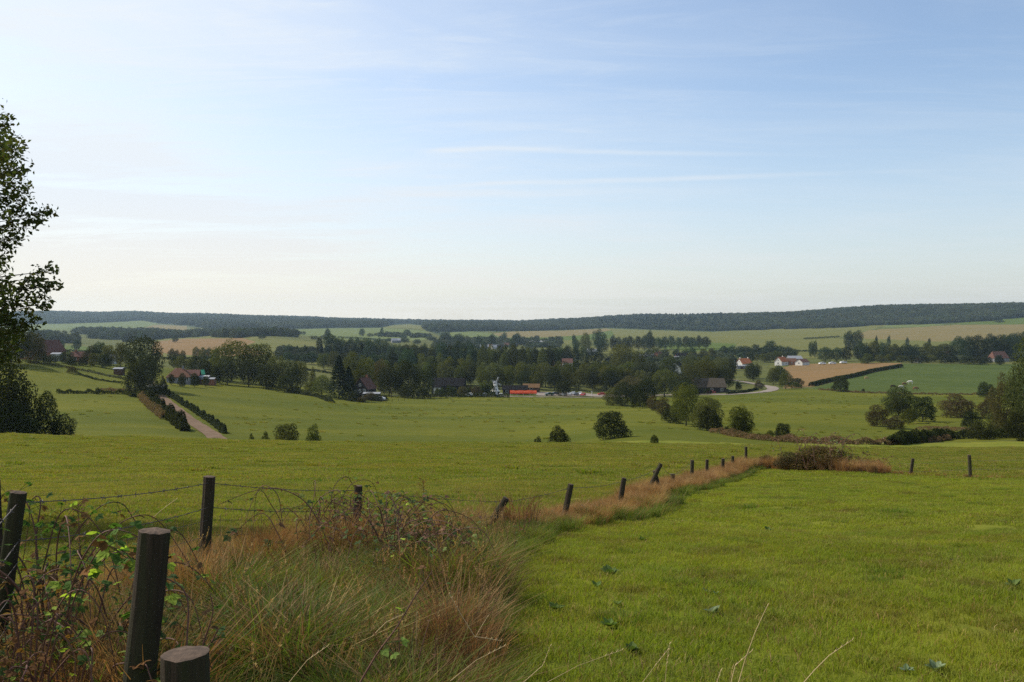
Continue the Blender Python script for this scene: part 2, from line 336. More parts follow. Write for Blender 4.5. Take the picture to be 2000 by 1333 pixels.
ROUGH = [(-.02, 3.6), (-.06, 4.4), (-.12, 6.2), (-.12, 7.8), (.4, 10.3), FW[5], FW[4], FW[3], FW[2], FW[1], FW[0], (-5, 1.8), (-.4, 1.8)]
fid[inpoly(cX, cY, ROUGH)] = 4
W_L = [(-2000, 560), (2600, 560), (2600, 618), (2000, 622), (1850, 634), (1740, 632), (1600, 641), (1500, 645), (1390, 649), (1300, 647), (1185, 642), (1100, 647), (1000, 649), (905, 648), (870, 660), (832, 646), (828, 638),
       (750, 641), (640, 643), (545, 645), (480, 647), (400, 642), (305, 632), (200, 634), (60, 637), (-2000, 640)]
hillw = front & (cY > 1900) & inpoly(cpx, crow, W_L)
fid[hillw] = 5
for i, (n, m_, lb, dr, poly) in enumerate(FIELDS):
    if poly: fid[front & (cY > dr[0]) & (cY < dr[1]) & inpoly(cpx, crow, poly)] = i
fid[front & (cY > 5600)] = 5
for i, (n, m_, lb, dr, poly) in enumerate(FIELDS):
    sel = quads[fid == i]
    if not len(sel): continue
    un, inv = np.unique(sel.ravel(), return_inverse=True)
    o = link(bpy.data.objects.new(n, npmesh(n, GV[un], inv.reshape(-1, 4)[:, ::-1], m_, smooth=True)))
    tag(o, lb, None, None, 'structure')

# ------------------------------------------------------------------ tree prototypes
def leafquads(P, N, size, rng, asp=.62, bend=.18):
    n = len(P); N = N / np.linalg.norm(N, axis=1, keepdims=True)
    t = rng.normal(size=(n, 3)); t -= (t * N).sum(1, keepdims=True) * N; t /= np.linalg.norm(t, axis=1, keepdims=True)
    b = np.cross(N, t); s = (size * rng.uniform(.6, 1.35, n))[:, None]
    V = np.stack([P - t * s * .5, P + b * s * asp * .5 + N * s * bend, P + t * s * .5, P - b * s * asp * .5 + N * s * bend], 1).reshape(-1, 3)
    return V, np.arange(4 * n).reshape(-1, 4)
def lobes_crown(seed, lobes, n, size, up=.25, squash=1.0, fill=.26, coh=1.2):
    rng = np.random.RandomState(seed); C = np.array([l[:3] for l in lobes]); rr = np.array([l[3] for l in lobes])
    pr = rr ** 2 / (rr ** 2).sum(); P = []; N = []
    k = rng.choice(len(rr), n * 3, p=pr); d = rng.normal(size=(n * 3, 3)); d[:, 2] += up; d /= np.linalg.norm(d, axis=1, keepdims=True)
    q = np.where(rng.rand(n * 3) < fill, rng.uniform(.3, .9, n * 3), rng.uniform(.82, 1.08, n * 3)) * (1 + .13 * np.sin(d[:, 0] * 9 + k) * np.sin(d[:, 2] * 8 + k * 2) )
    p = C[k] + d * (rr[k] * q)[:, None] * np.array([1, 1, squash])
    D = np.linalg.norm(p[:, None, :] - C[None], axis=2) / rr[None]; D[np.arange(len(k)), k] = 9
    keep = (D.min(1) > .78) | (rng.rand(len(k)) < .08)
    p = p[keep][:n]; d = d[keep][:n]
    nn = d * coh + rng.normal(size=d.shape) * .55
    return leafquads(p, nn, size, rng)
def round_lobes(seed, n=22, r=.36, flat=.0, top=.62):
    rng = np.random.RandomState(seed); L = [(0, 0, .5, .29), (0, 0, .3, .24)]
    for i in range(n):
        a = i * 2.4 + rng.uniform(-.4, .4); t = (i + .5) / n; zz = 1 - 1.75 * t
        rad_ = math.sqrt(max(0, 1 - min(1, abs(zz)) ** 2)); lr = rng.uniform(.08, .20)
        k = r * rng.uniform(.66, 1.14)
        L.append((math.cos(a) * rad_ * k, math.sin(a) * rad_ * k, .50 + zz * (.40 + rng.uniform(-.05, .04)), lr))
    return L
def tall_lobes(seed, n=20, r=.2):
    rng = np.random.RandomState(seed); L = [(0, 0, .5, .2), (0, 0, .3, .18), (0, 0, .7, .16)]
    for i in range(n):
        a = i * 2.4 + rng.uniform(-.5, .5); t = (i + .5) / n; w_ = (math.sin(math.pi * min(1, t * .88 + .14))) ** .7
        L.append((math.cos(a) * r * w_, math.sin(a) * r * w_, .12 + .80 * t, rng.uniform(.09, .15) * (.6 + .5 * w_)))
    return L
def bush_lobes(seed, n=18):
    rng = np.random.RandomState(seed); L = [(0, 0, .35, .33)]
    for i in range(n):
        a = i * 2.4 + rng.uniform(-.4, .4); t = (i + .5) / n; rad_ = math.sqrt(1 - t ** 2.2) * .36 * rng.uniform(.7, 1.15)
        L.append((math.cos(a) * rad_, math.sin(a) * rad_, .1 + .7 * t + rng.uniform(-.05, .08), rng.uniform(.09, .2)))
    return L
def crown_mesh(name, lobes, n, size, mt, seed):
    V, Fc = lobes_crown(seed, lobes, n, size); return npmesh(name, V, Fc, mt)
def conifer_crown(seed, n, size, mt, tiers=13):
    rng = np.random.RandomState(seed); t = rng.rand(n) ** .75; a = rng.uniform(0, 6.283, n)
    env = (1 - t) ** .85 * .5 + .02; fr = .55 + .45 * np.abs(np.sin(t * tiers * 3.14 + .6 * np.sin(a * 3 + seed))) ; fr *= .85 + .2 * np.sin(a * 7 + t * 30)
    rr = env * fr * rng.uniform(.55, 1.05, n) ** .5
    P = np.stack([np.cos(a) * rr, np.sin(a) * rr, .04 + t * .95 - rr * .16], 1)
    N = np.stack([np.cos(a) * .5, np.sin(a) * .5, np.full(n, .9)], 1) + rng.normal(size=(n, 3)) * .5
    V, Fc = leafquads(P, N, size, rng, .4); return npmesh('crown', V, Fc, mt)
def trunk_mesh(seed, h=.6, r=.022, limbs=6):
    rn = random.Random(seed); b = MB()
    pts = [(0, 0, -.04)] + [(rn.uniform(-.012, .012) * i, rn.uniform(-.012, .012) * i, h * i / 5) for i in range(1, 6)]
    b.tube(pts, [r * 1.25] + [r * (1 - .75 * i / 5) for i in range(1, 6)], 8)
    for i in range(limbs):
        z0 = h * rn.uniform(.3, .9); a = i * 2.4; L = rn.uniform(.18, .34)
        b.tube([(0, 0, z0), (math.cos(a) * L * .5, math.sin(a) * L * .5, z0 + L * .42), (math.cos(a) * L, math.sin(a) * L, z0 + L * .95)], [r * .45, r * .3, r * .1], 5)
    return b.mesh('trunk', M_bark, True)
PROTO = {}
def protos():
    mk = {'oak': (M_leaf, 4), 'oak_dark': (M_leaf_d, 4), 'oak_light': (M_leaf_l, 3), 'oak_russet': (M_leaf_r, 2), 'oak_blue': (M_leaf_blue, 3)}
    s = 10
    for k, (mt, n) in mk.items():
        PROTO[k] = [(crown_mesh('crown', round_lobes(s + i, 20 + 4 * (i % 3)), 7500, .031, mt, s + i), None) for i in range(n)]; s += 10
    for k, mt in (('tall', M_leaf), ('tall_light', M_leaf_l), ('tall_dark', M_leaf_d)):
        PROTO[k] = [(crown_mesh('crown', tall_lobes(s + i), 5200, .028, mt, s + i), None) for i in range(2)]; s += 10
    for k, mt in (('bush', M_leaf_d), ('bush_light', M_leaf), ('bush_russet', M_leaf_r)):
        PROTO[k] = [(crown_mesh('crown', bush_lobes(s + i), 7000, .034, mt, s + i), None) for i in range(2)]; s += 10
    PROTO['conifer'] = [(conifer_crown(s + i, 5200, .05, M_conif), None) for i in range(2)]
    for k in PROTO:
        sh = k.split('_')[0]
        hh = {'oak': .62, 'tall': .8, 'bush': .45, 'conifer': .9}[sh]; rr = {'oak': .022, 'tall': .016, 'bush': .015, 'conifer': .018}[sh]
        tm = [trunk_mesh(3, hh, rr), trunk_mesh(8, hh, rr)]
        PROTO[k] = [(c, tm[i % 2]) for i, (c, _) in enumerate(PROTO[k])]
protos()
KNAME = {'oak': 'broadleaf_tree', 'tall': 'tall_tree', 'bush': 'shrub', 'conifer': 'conifer'}
KCAT = {'oak': 'tree', 'tall': 'tree', 'bush': 'bush', 'conifer': 'conifer'}
rt = random.Random(77)
NTREE = 0
def tree(kind, px, y, top, wpx, label, group=None, sink=0.0, name=None, cat=None, base=None):
    """foot at image column px and depth y; top = image row of the crown's top, wpx = crown width in pixels"""
    global NTREE
    NTREE += 1
    p = at(px, y); h = zrow(top, y) - p.z + sink
    if base is not None: pass
    wd = wpx / F * y; sh = kind.split('_')[0]
    o = empty(name or KNAME[sh], (p.x, p.y, p.z - sink), rt.uniform(0, 6.28), label, cat or KCAT[sh], group)
    cm, tm = PROTO[kind][rt.randrange(len(PROTO[kind]))]
    wn = {'oak': .90, 'tall': .60, 'bush': .94, 'conifer': .98}[sh]
    c = link(bpy.data.objects.new('crown', cm), o); c.scale = (wd / wn, wd / wn, h)
    t = link(bpy.data.objects.new('trunk', tm), o); t.scale = (min(wd, h) , min(wd, h), h * (.95 if sh != 'oak' else 1))
    return o
# ------------------------------------------------------------------ trees of the valley
def yat(px, row, y0=60, y1=3000):   # depth at which the ground shows at this image row
    ys = np.linspace(y0, y1, 1500); r = HY - F * HT((px - 1000) / F * ys, ys) / ys
    k = np.where(np.sign(r[:-1] - row) != np.sign(r[1:] - row))[0]
    return float(ys[k[0]]) if len(k) else float(ys[np.argmin(np.abs(r - row))])
ORD = 'first second third fourth fifth sixth seventh eighth ninth tenth eleventh twelfth thirteenth fourteenth fifteenth sixteenth seventeenth eighteenth nineteenth twentieth'.split()
def trow(kinds, px0, px1, y0, y1, t0, t1, n, wpx, where, group, jt=4, jy=15, noun='tree', side='left'):
    for i in range(n):
        f = (i + .5) / n; k = kinds[rt.randrange(len(kinds))]
        tree(k, px0 + (px1 - px0) * f + rt.uniform(-.18, .18) * (px1 - px0) / n, y0 + (y1 - y0) * f + rt.uniform(-jy, jy), t0 + (t1 - t0) * f + rt.uniform(-jt, jt),
             wpx * rt.uniform(.82, 1.2), '%s %s from the left %s' % (ORD[i], noun, where), group)
# bushes cut off by the brow of the near pasture
BG = 'shrubs standing beyond the brow of the pasture'
tree('bush', 1193, 136, 800, 82, 'large dark round bush, the biggest beyond the brow right of centre', BG, sink=.6)
tree('bush', 1091, 133, 830, 46, 'medium dark round bush left of the large round one', BG, sink=.5)
tree('bush', 1050, 134, 851, 20, 'tiny dark bush left of the medium round bush', BG, sink=.4)
tree('bush', 1240, 134, 853, 20, 'small low bush touching the right foot of the large round bush', BG, sink=.4)
tree('bush', 1278, yat(1278, 867, 100, 300), 849, 18, 'small lone bush right of the large round bush', BG)
tree('bush_light', 560, 130, 819, 62, 'spiky grey green shrub, larger of the pair beyond the brow at left', BG, sink=.5)
tree('bush_light', 614, 130, 828, 38, 'smaller grey green shrub right of the spiky large one', BG, sink=.5)
tree('bush', 491, 130, 845, 16, 'tiny dark shrub right of the end of the lane', BG, sink=.4)
tree('bush_light', 517, 131, 842, 26, 'low pale scrub between the tiny shrub and the spiky shrub', BG, sink=.4)
LG = 'dark trees at the left edge'
tree('oak_dark', -40, 124, 690, 190, 'big dark tree at the left edge behind the hanging foliage', LG, sink=1)
tree('oak_dark', 30, 126, 752, 90, 'dark rounded tree at left beyond the brow, right of the big one', LG, sink=2)
tree('bush', 20, 122, 778, 110, 'dark broad bush at the left edge just beyond the brow', LG, sink=.8)
tree('tall_dark', 90, 127, 758, 50, 'slender upright dark tree at left beyond the brow', LG, sink=1)
tree('bush', 122, 127, 806, 52, 'low dark bush right of the slender upright tree', LG, sink=.8)
tree('oak_dark', 20, 335, 628, 100, 'tall dark tree behind the foliage left of the barn', LG, sink=1)
tree('oak_russet', 66, 350, 648, 46, 'russet tinged tree touching the left end of the barn', LG, sink=1)
# left farms
HG = 'trees around the left farms'
yl = yat(275, 766, 200, 400)
tree('oak_dark', 281, 300, 655, 80, 'tall round dark tree at the top of the lane', HG)
tree('oak_dark', 283, 282, 694, 46, 'green topped tree in front of the tall round lane tree', HG, sink=1)
tree('oak_dark', 264, 268, 712, 46, 'lower dark tree at the left side of the lane head', HG, sink=1)
tree('bush', 305, 272, 742, 22, 'small dark bush beside the lane gate', HG)
tree('bush', 319, 274, 733, 16, 'narrow shrub right of the lane gate', HG)
for a in (('oak_blue', 195, 395, 669, 30, 'bluish tree behind the small left cottage'), ('oak_dark', 178, 385, 676, 30, 'dark tree right of the small left cottage'),
          ('oak', 212, 390, 674, 28, 'green tree midway between the left cottage and tall lane tree'), ('oak', 236, 385, 670, 32, 'green tree touching the tall lane tree on its left'),
          ('bush_light', 184, 372, 687, 26, 'pale round bush before the bluish tree at left'), ('bush', 205, 370, 690, 26, 'dark bush right of the pale round bush at left'),
          ('bush', 129, 368, 684, 30, 'dark bush between the barn and the cottage'), ('bush', 100, 362, 692, 26, 'dark hedge bush before the red barn'),
          ('bush_light', 78, 360, 690, 26, 'bush at the left front corner of the red barn'), ('tall', 88, 352, 688, 10, 'thin young tree in front of the red barn'),
          ('bush', 140, 362, 699, 22, 'low dark bush before the small left cottage'), ('bush', 162, 366, 698, 22, 'low bush right of the cottage front'),
          ('bush_russet', 140, 331, 714, 18, 'brownish scrub patch on the upper left meadow'), ('oak_blue', 150, 900, 664, 18, 'small dark tree on the far hedge behind the cottage'),
          ('oak_blue', 121, 900, 665, 10, 'very small tree on the far hedge above the barn'), ('bush', 191, 268, 756, 10, 'dark knob of a shrub on the left field hedge')):
    tree(a[0], a[1], a[2], a[3], a[4], a[5], HG)
tree('oak_blue', 342, 1300, 655, 12, 'lone small tree on the top edge of the brown field', 'lone field trees')
tree('oak_blue', 512, 1300, 654, 15, 'dark lone tree on the right end of the brown field crest', 'lone field trees')
trow(['oak_dark', 'oak_blue'], 330, 362, 620, 600, 683, 682, 3, 14, 'behind the orange farmhouse roof', 'small trees behind the orange farmhouse')
trow(['oak_blue', 'oak'], 378, 425, 640, 600, 674, 684, 4, 17, 'between the orange farmhouse and the big group', 'trees behind the farm sheds')
trow(['oak_dark', 'oak'], 330, 425, 430, 400, 696, 700, 6, 24, 'directly behind the farm buildings', 'trees directly behind the farm buildings')
trow(['oak_dark', 'bush'], 395, 430, 375, 372, 706, 712, 3, 22, 'behind the green tent', 'trees directly right of the farm sheds')
FG = 'big trees right of the orange farmhouse'
for a in (('oak', 452, 385, 667, 84, 'largest spreading tree right of the farm sheds'), ('oak', 508, 385, 671, 78, 'second large spreading tree, right of the largest one'),
          ('oak_dark', 444, 362, 703, 48, 'round lower tree in front of the largest spreading tree'), ('oak_dark', 486, 362, 705, 48, 'dark tree between the two big spreading trees'),
          ('oak', 545, 375, 694, 50, 'mid sized tree on the right of the big group'), ('oak_dark', 520, 355, 716, 44, 'low dark tree in front of the second big tree'),
          ('bush', 556, 345, 732, 34, 'dark bush under the right end of the big group'), ('oak', 587, 380, 705, 32, 'narrow tree right of the big farm group'),
          ('oak_dark', 572, 365, 708, 32, 'dark narrow tree between the big group and the yellow field'), ('tall', 611, 385, 715, 14, 'small pointed tree before the yellow field'),
          ('oak_light', 628, 345, 735, 40, 'pale bushy tree left of the tall dark conifer'), ('bush_light', 606, 352, 745, 26, 'pale bush left of the pale bushy tree'),
          ('bush', 577, 348, 752, 22, 'low dark bush at the meadow edge'), ('bush_light', 598, 340, 762, 18, 'low scrub at the meadow edge below the pale bushes'),
          ('bush', 530, 352, 746, 26, 'low dark bush under the low dark tree')):
    tree(a[0], a[1], a[2], a[3], a[4], a[5], FG)
CG = 'trees around the gabled house'
for a in (('conifer', 662, 335, 694, 62, 'tall dark conifer left of the gabled house'), ('conifer', 681, 333, 716, 50, 'shorter conifer merging with the tall dark one'),
          ('bush', 690, 328, 765, 30, 'dark bush at the foot of the conifers'), ('bush_russet', 706, 325, 775, 22, 'brownish bush before the gabled house'),
          ('oak_light', 684, 400, 695, 52, 'yellowish tree behind the conifer tops'), ('oak', 712, 400, 699, 46, 'green tree behind the gabled roof'),
          ('oak_russet', 742, 410, 702, 40, 'russet tree right behind the gabled house'), ('oak', 700, 375, 722, 40, 'round light topped tree beside the gabled roof'),
          ('oak_dark', 760, 385, 718, 50, 'dark round tree right of the gabled house'), ('oak_dark', 797, 388, 708, 50, 'large dark round tree between the gabled house and long barn'),
          ('oak_dark', 829, 392, 720, 36, 'dark round tree left of the long dark barn'), ('bush', 795, 372, 750, 44, 'dark bush below the large dark round tree'),
          ('bush', 826, 376, 758, 34, 'dark bush at the left foot of the long dark barn'), ('bush_russet', 722, 340, 766, 30, 'brownish shrub hiding the foot of the gabled house'), ('bush', 738, 338, 770, 22, 'dark shrub before the flat annex'), ('bush', 750, 345, 772, 18, 'low dark bush right of the gabled house'),
          ('bush_light', 772, 420, 708, 30, 'pale bush behind the dark round trees')):
    tree(a[0], a[1], a[2], a[3], a[4], a[5], CG)
trow(['bush', 'bush_light', 'bush_russet'], 846, 938, 420, 421, 754, 752, 6, 24, 'in the shrubs hiding the foot of the long barn', 'shrubs before the long barn')
tree('oak_light', 945, 425, 746, 24, 'yellow green round tree just left of the windmill', 'shrubs before the long barn')
tree('bush_light', 940, 424, 756, 24, 'pale shrub at the foot of the yellow green tree', 'shrubs before the long barn')
trow(['bush', 'bush_light'], 1325, 1425, 436, 440, 757, 758, 6, 16, 'in the garden shrubs before the thatched farm', 'garden shrubs at the thatched farm')
trow(['bush', 'oak_dark'], 322, 412, 338, 340, 728, 732, 4, 15, 'in the garden shrubs before the orange farmhouse', 'garden shrubs at the orange farmhouse', jt=3)
# valley centre, back to front
trow(['oak_blue', 'oak_dark'], 556, 600, 800, 800, 676, 680, 4, 18, 'in the dark clump below the yellow slope', 'dark clump below the yellow slope', jt=3)
trow(['oak_blue', 'oak'], 556, 650, 700, 700, 690, 692, 6, 22, 'in the row in front of the dark clump', 'row in front of the dark clump', jt=3)
trow(['conifer', 'tall_dark'], 562, 600, 795, 795, 674, 672, 3, 9, 'in the three spires above the dark clump', 'spires above the dark clump', jt=1)
for a in (('tall_dark', 624, 800, 656, 15, 'tall dark tree, left of the pair left of centre'), ('oak_blue', 646, 800, 652, 30, 'tallest dark tree left of centre beside the pale far field'),
          ('conifer', 628, 780, 672, 18, 'dark conifer under the tall pair left of centre'), ('oak_blue', 660, 790, 661, 20, 'dark tree right of the tallest one left of centre')):
    tree(a[0], a[1], a[2], a[3], a[4], a[5], 'tall dark trees left of centre')
trow(['oak_blue'], 664, 760, 830, 820, 661, 665, 7, 20, 'in the straight dark belt left of centre', 'straight dark belt left of centre', jt=2)
trow(['oak_blue', 'oak_dark'], 758, 830, 780, 740, 671, 677, 5, 23, 'continuing the dark belt to the right', 'dark belt continuing right', jt=2)
trow(['oak_blue', 'oak', 'oak_dark'], 625, 830, 640, 620, 688, 690, 11, 25, 'in the bushy row below the dark belt', 'bushy row below the dark belt')
trow(['oak_dark', 'oak', 'oak_light'], 700, 880, 520, 520, 703, 708, 9, 27, 'in the row above the dark round trees', 'row above the dark round trees')
tree('oak_blue', 797, 600, 682, 36, 'dark rounded tree standing out above the valley row', 'bushy row below the dark belt')
tree('conifer', 812, 610, 690, 26, 'dark pointed tree right of the rounded one above the valley row', 'bushy row below the dark belt')
trow(['oak_light', 'oak_blue'], 820, 890, 760, 760, 674, 678, 5, 20, 'in the pale scrub right of the dark belt', 'pale scrub right of the dark belt')
trow(['oak_light', 'bush_light', 'oak'], 820, 905, 600, 600, 694, 700, 6, 22, 'in the pale middle thicket', 'pale middle thicket')
trow(['oak_light', 'oak', 'bush_light'], 830, 900, 510, 500, 710, 712, 5, 24, 'in the thicket behind the long dark barn', 'thicket behind the long dark barn')
trow(['oak_blue', 'tall_dark'], 858, 900, 700, 700, 668, 670, 3, 22, 'in the dark trio left of the poplars', 'dark trio left of the poplars', jt=2)
trow(['oak_dark', 'oak_blue'], 900, 940, 640, 640, 672, 676, 3, 22, 'in the dark trees touching the poplars', 'dark trees touching the poplars', jt=2)
trow(['tall', 'tall_light', 'tall'], 938, 1010, 600, 600, 674, 672, 5, 26, 'in the left poplar group', 'left poplar group', jt=3)
tree('tall_light', 985, 590, 686, 22, 'yellowish poplar between the two poplar groups', 'left poplar group')
trow(['tall', 'tall_dark', 'tall'], 1000, 1092, 590, 590, 672, 676, 7, 24, 'in the right poplar group', 'right poplar group', jt=3)
trow(['tall', 'oak', 'tall_dark'], 870, 920, 520, 520, 698, 694, 4, 24, 'in the clump right above the long barn', 'clump right above the long barn')
trow(['oak', 'oak_light', 'oak'], 905, 1180, 500, 490, 712, 710, 11, 35, 'in the avenue behind the orange awning', 'avenue behind the orange awning', jt=3, jy=8)
trow(['oak_dark', 'oak'], 930, 1200, 475, 470, 724, 722, 10, 32, 'in the front rank behind the awning', 'front rank behind the awning', jt=4, jy=5)
trow(['oak', 'oak_light', 'oak'], 1150, 1260, 480, 470, 712, 722, 5, 38, 'in the rounded trees above the end of the car park', 'rounded trees above the end of the car park', jt=3, jy=6)
trow(['oak', 'oak_dark'], 1100, 1190, 540, 540, 704, 706, 5, 24, 'in the dark row above the avenue', 'dark row above the avenue')
tree('tall_dark', 1146, 545, 699, 16, 'dark narrow tree rising above the avenue', 'dark row above the avenue')
trow(['oak_blue', 'oak_dark'], 1085, 1175, 760, 760, 678, 682, 6, 19, 'in the dark row above the striped fields', 'dark row above the striped fields')
tree('oak_light', 1144, 1080, 652, 24, 'grey green round tree above the striped fields', 'grey green trees above the striped fields')
tree('oak_blue', 1170, 1150, 645, 26, 'grey green tree, tallest above the striped fields', 'grey green trees above the striped fields')
tree('oak_blue', 1126, 1050, 663, 14, 'small dark tree left of the grey green round one', 'grey green trees above the striped fields')
tree('oak_blue', 1121, 1400, 654, 9, 'tiny tree on the thin green strip', 'grey green trees above the striped fields')
tree('oak_blue', 1176, 1080, 662, 26, 'lower grey green tree under the tallest above the striped fields', 'grey green trees above the striped fields')
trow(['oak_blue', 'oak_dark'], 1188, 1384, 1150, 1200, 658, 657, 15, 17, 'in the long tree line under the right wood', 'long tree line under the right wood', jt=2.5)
tree('oak_blue', 1268, 1140, 647, 16, 'tallest tree in the long line under the right wood', 'long tree line under the right wood')
for a in (('oak', 1215, 640, 673, 50, 'large dark green tree above the right end of the avenue'), ('oak', 1247, 620, 686, 30, 'green tree right of the large dark green one'),
          ('oak_dark', 1262, 540, 706, 56, 'dark spreading tree below the pink roofed house'), ('oak', 1226, 545, 708, 40, 'green tree left of the dark spreading one'),
          ('oak', 1195, 520, 712, 36, 'rounded tree at the end of the dark row'), ('oak_light', 1305, 560, 698, 40, 'pale tree below the bungalow roofs'),
          ('oak_light', 1346, 560, 694, 40, 'pale tree right below the white gabled house'), ('oak', 1376, 550, 694, 44, 'green tree right of the white gabled house'),
          ('oak', 1405, 540, 700, 44, 'green tree left of the white house with orange roof'), ('oak_dark', 1425, 560, 705, 30, 'dark tree touching the white house with orange roof'),
          ('oak_light', 1298, 425, 720, 54, 'round tree with sandy top at centre right'), ('oak_dark', 1278, 430, 732, 50, 'dark tree left of the sandy topped one'),
          ('oak_dark', 1325, 445, 726, 46, 'dark tree right of the sandy topped one'), ('oak', 1350, 455, 712, 44, 'green tree above the thatched farm, left'),
          ('oak', 1384, 462, 708, 46, 'green tree above the thatched farm, middle'), ('oak_dark', 1415, 462, 716, 40, 'dark tree above the thatched farm, right'),
          ('oak_dark', 1342, 405, 742, 40, 'dark tree at the left of the thatched farm'), ('oak', 1330, 380, 752, 34, 'tree before the left end of the thatched farm'),
          ('oak_russet', 1235, 385, 735, 66, 'russet topped tree at the end of the car park'), ('oak_dark', 1262, 375, 742, 50, 'dark tree right of the russet topped one')):
    tree(a[0], a[1], a[2], a[3], a[4], a[5], 'trees in the right of the valley')
# the hedge of trees running down to the right
DG = 'tree line running down the slope right of centre'
def tr(kind, px, row, top, w_, lab, grp, y0=120, y1=500): return tree(kind, px, yat(px, row, y0, y1), top, w_, lab, grp)
for a in (('bush_light', 1198, 792, 752, 42, 'pale bush at the left head of the sloping tree line'), ('bush', 1222, 794, 744, 50, 'dark bush near the left head of the sloping line'),
          ('bush', 1250, 797, 762, 40, 'dark round bush, third in the sloping line'), ('bush_russet', 1275, 802, 772, 26, 'brownish shrub in the sloping line'),
          ('bush_russet', 1296, 812, 776, 34, 'russet shrub left of the tall sloping line tree'), ('bush', 1310, 826, 792, 36, 'dark shrub at the foot of the tall sloping line tree'),
          ('oak', 1340, 832, 752, 56, 'tall narrow tree in the middle of the sloping line'), ('bush', 1326, 828, 780, 36, 'dark bush under the tall narrow tree'),
          ('oak', 1381, 841, 776, 62, 'round full tree, fourth from the right in the line'), ('bush', 1384, 842, 792, 50, 'bushy skirt below the round full tree'),
          ('bush', 1405, 843, 824, 16, 'small shrub right of the round full tree'), ('bush', 1419, 847, 832, 14, 'tiny dark shrub between the two round trees'),
          ('oak', 1447, 853, 795, 50, 'open crowned tree with pale gaps in the line'), ('bush', 1447, 853, 812, 42, 'bushy skirt below the open crowned tree'),
          ('bush_light', 1503, 858, 840, 20, 'low pale bush left of the last cone shaped tree'), ('bush', 1529, 863, 825, 38, 'last cone shaped dark tree at the lower right end'),
          ('bush_light', 1484, 858, 845, 22, 'low scrub in the gap before the last tree')):
    tr(*a, DG)
RG = 'bushes on the right meadow'
for a in (('bush', 1642, 766, 732, 36, 'lone dark bush casting a shadow by the maize edge'), ('bush', 1686, 767, 759, 8, 'tiny bush right of the lone dark bush'),
          ('bush_russet', 1713, 833, 790, 46, 'russet grey round bush, left of the meadow clump'), ('oak_light', 1755, 812, 757, 62, 'tallest leafy tree of the meadow clump'),
          ('bush_light', 1755, 812, 775, 52, 'bushy base of the tallest tree of the meadow clump'), ('bush', 1802, 824, 772, 56, 'dark round bush, right of the meadow clump'), ('bush_light', 1776, 827, 797, 36, 'small pale round bush in the middle of the clump'),
          ('bush_russet', 1747, 838, 812, 42, 'low russet bush in front of the meadow clump'), ('bush_russet', 1870, 816, 769, 70, 'broad russet bush right of the meadow clump'),
          ('bush', 1897, 838, 802, 40, 'dark bush below the broad russet bush'), ('bush_russet', 1930, 818, 772, 40, 'russet bush left of the big edge tree'),
          ('bush', 1925, 776, 745, 36, 'dark bush at the pasture edge near the right border'), ('bush', 1915, 859, 822, 54, 'dark bush on the ditch near the right border'),
          ('bush_light', 1950, 852, 800, 46, 'mid green bush left of the big edge tree foot'), ('oak_light', 2012, 858, 684, 96, 'big yellowing tree at the right edge, tallest of its clump'),
          ('oak_russet', 1966, 856, 730, 56, 'lower brownish green tree touching the big edge tree'), ('bush', 1995, 862, 800, 70, 'dark undergrowth below the big edge tree'),
          ('bush', 1818, 862, 848, 10, 'tiny dark shrub on the ditch, left'), ('bush', 1856, 860, 846, 12, 'tiny dark shrub on the ditch, middle')):
    tr(*a, RG, y0=130, y1=520)
# right village
VG = 'trees of the right village'
for a in (('oak', 1470, 585, 708, 34, 'round dark tree before the white house with orange roof'), ('oak_dark', 1471, 560, 713, 30, 'dark lower tree under the round village tree'),
          ('bush_russet', 1482, 470, 742, 20, 'brownish bush by the road bend'), ('bush', 1442, 462, 745, 14, 'small bush on the grass inside the road bend'),
          ('oak', 1510, 520, 719, 28, 'green tree right of the road bend, left of three'), ('oak_dark', 1524, 530, 716, 30, 'dark tree right of the road bend, middle of three'),
          ('oak_light', 1534, 470, 727, 28, 'pale green tree right of the road bend'), ('bush', 1556, 500, 738, 30, 'dark bush at the corner of the ploughed field'),
          ('bush_light', 1552, 480, 746, 28, 'pale low bush before the corner of the ploughed field'),
          ('oak_blue', 1658, 1050, 647, 22, 'dark tree, left of the pair on the slope'), ('oak_blue', 1674, 1060, 646, 24, 'dark tree, right of the pair on the slope'),
          ('oak_blue', 1584, 900, 668, 10, 'small tree, left of two on the olive slope'), ('oak_blue', 1592, 900, 666, 10, 'small tree, right of two on the olive slope'),
          ('oak_blue', 1736, 1150, 656, 7, 'first dot of a tree on the stubble hedge'), ('oak_blue', 1772, 1150, 659, 7, 'second dot of a tree on the stubble hedge'),
          ('oak_blue', 1712, 1150, 656, 6, 'tiny tree on the stubble hedge near the pair'), ('oak_blue', 1815, 1150, 661, 6, 'third dot of a tree on the stubble hedge'),
          ('oak_blue', 1952, 2050, 625, 18, 'lone tree under the wood at the far right')):
    tree(a[0], a[1], a[2], a[3], a[4], a[5], VG)
trow(['oak_blue'], 1405, 1548, 960, 960, 675, 677, 9, 22, 'in the dark wood patch behind the white houses', 'dark wood patch behind the white houses', jt=3)
tree('oak_blue', 1505, 950, 666, 28, 'tallest tree of the dark patch behind the white houses', 'dark wood patch behind the white houses')
trow(['oak_dark', 'oak'], 1460, 1535, 830, 830, 688, 690, 6, 18, 'between the two white houses', 'trees between the white houses')
trow(['oak_blue', 'oak'], 1255, 1400, 900, 900, 680, 684, 8, 18, 'among the bungalow roofs', 'trees among the bungalow roofs')
trow(['oak_dark', 'oak_blue'], 1598, 1690, 800, 790, 681, 676, 4, 27, 'above the white cars at right', 'trees above the white cars at right', jt=2)
trow(['oak_dark', 'oak_blue', 'oak'], 1676, 1860, 790, 780, 669, 674, 9, 30, 'in the dark belt above the cow pasture', 'dark belt above the cow pasture', jt=4)
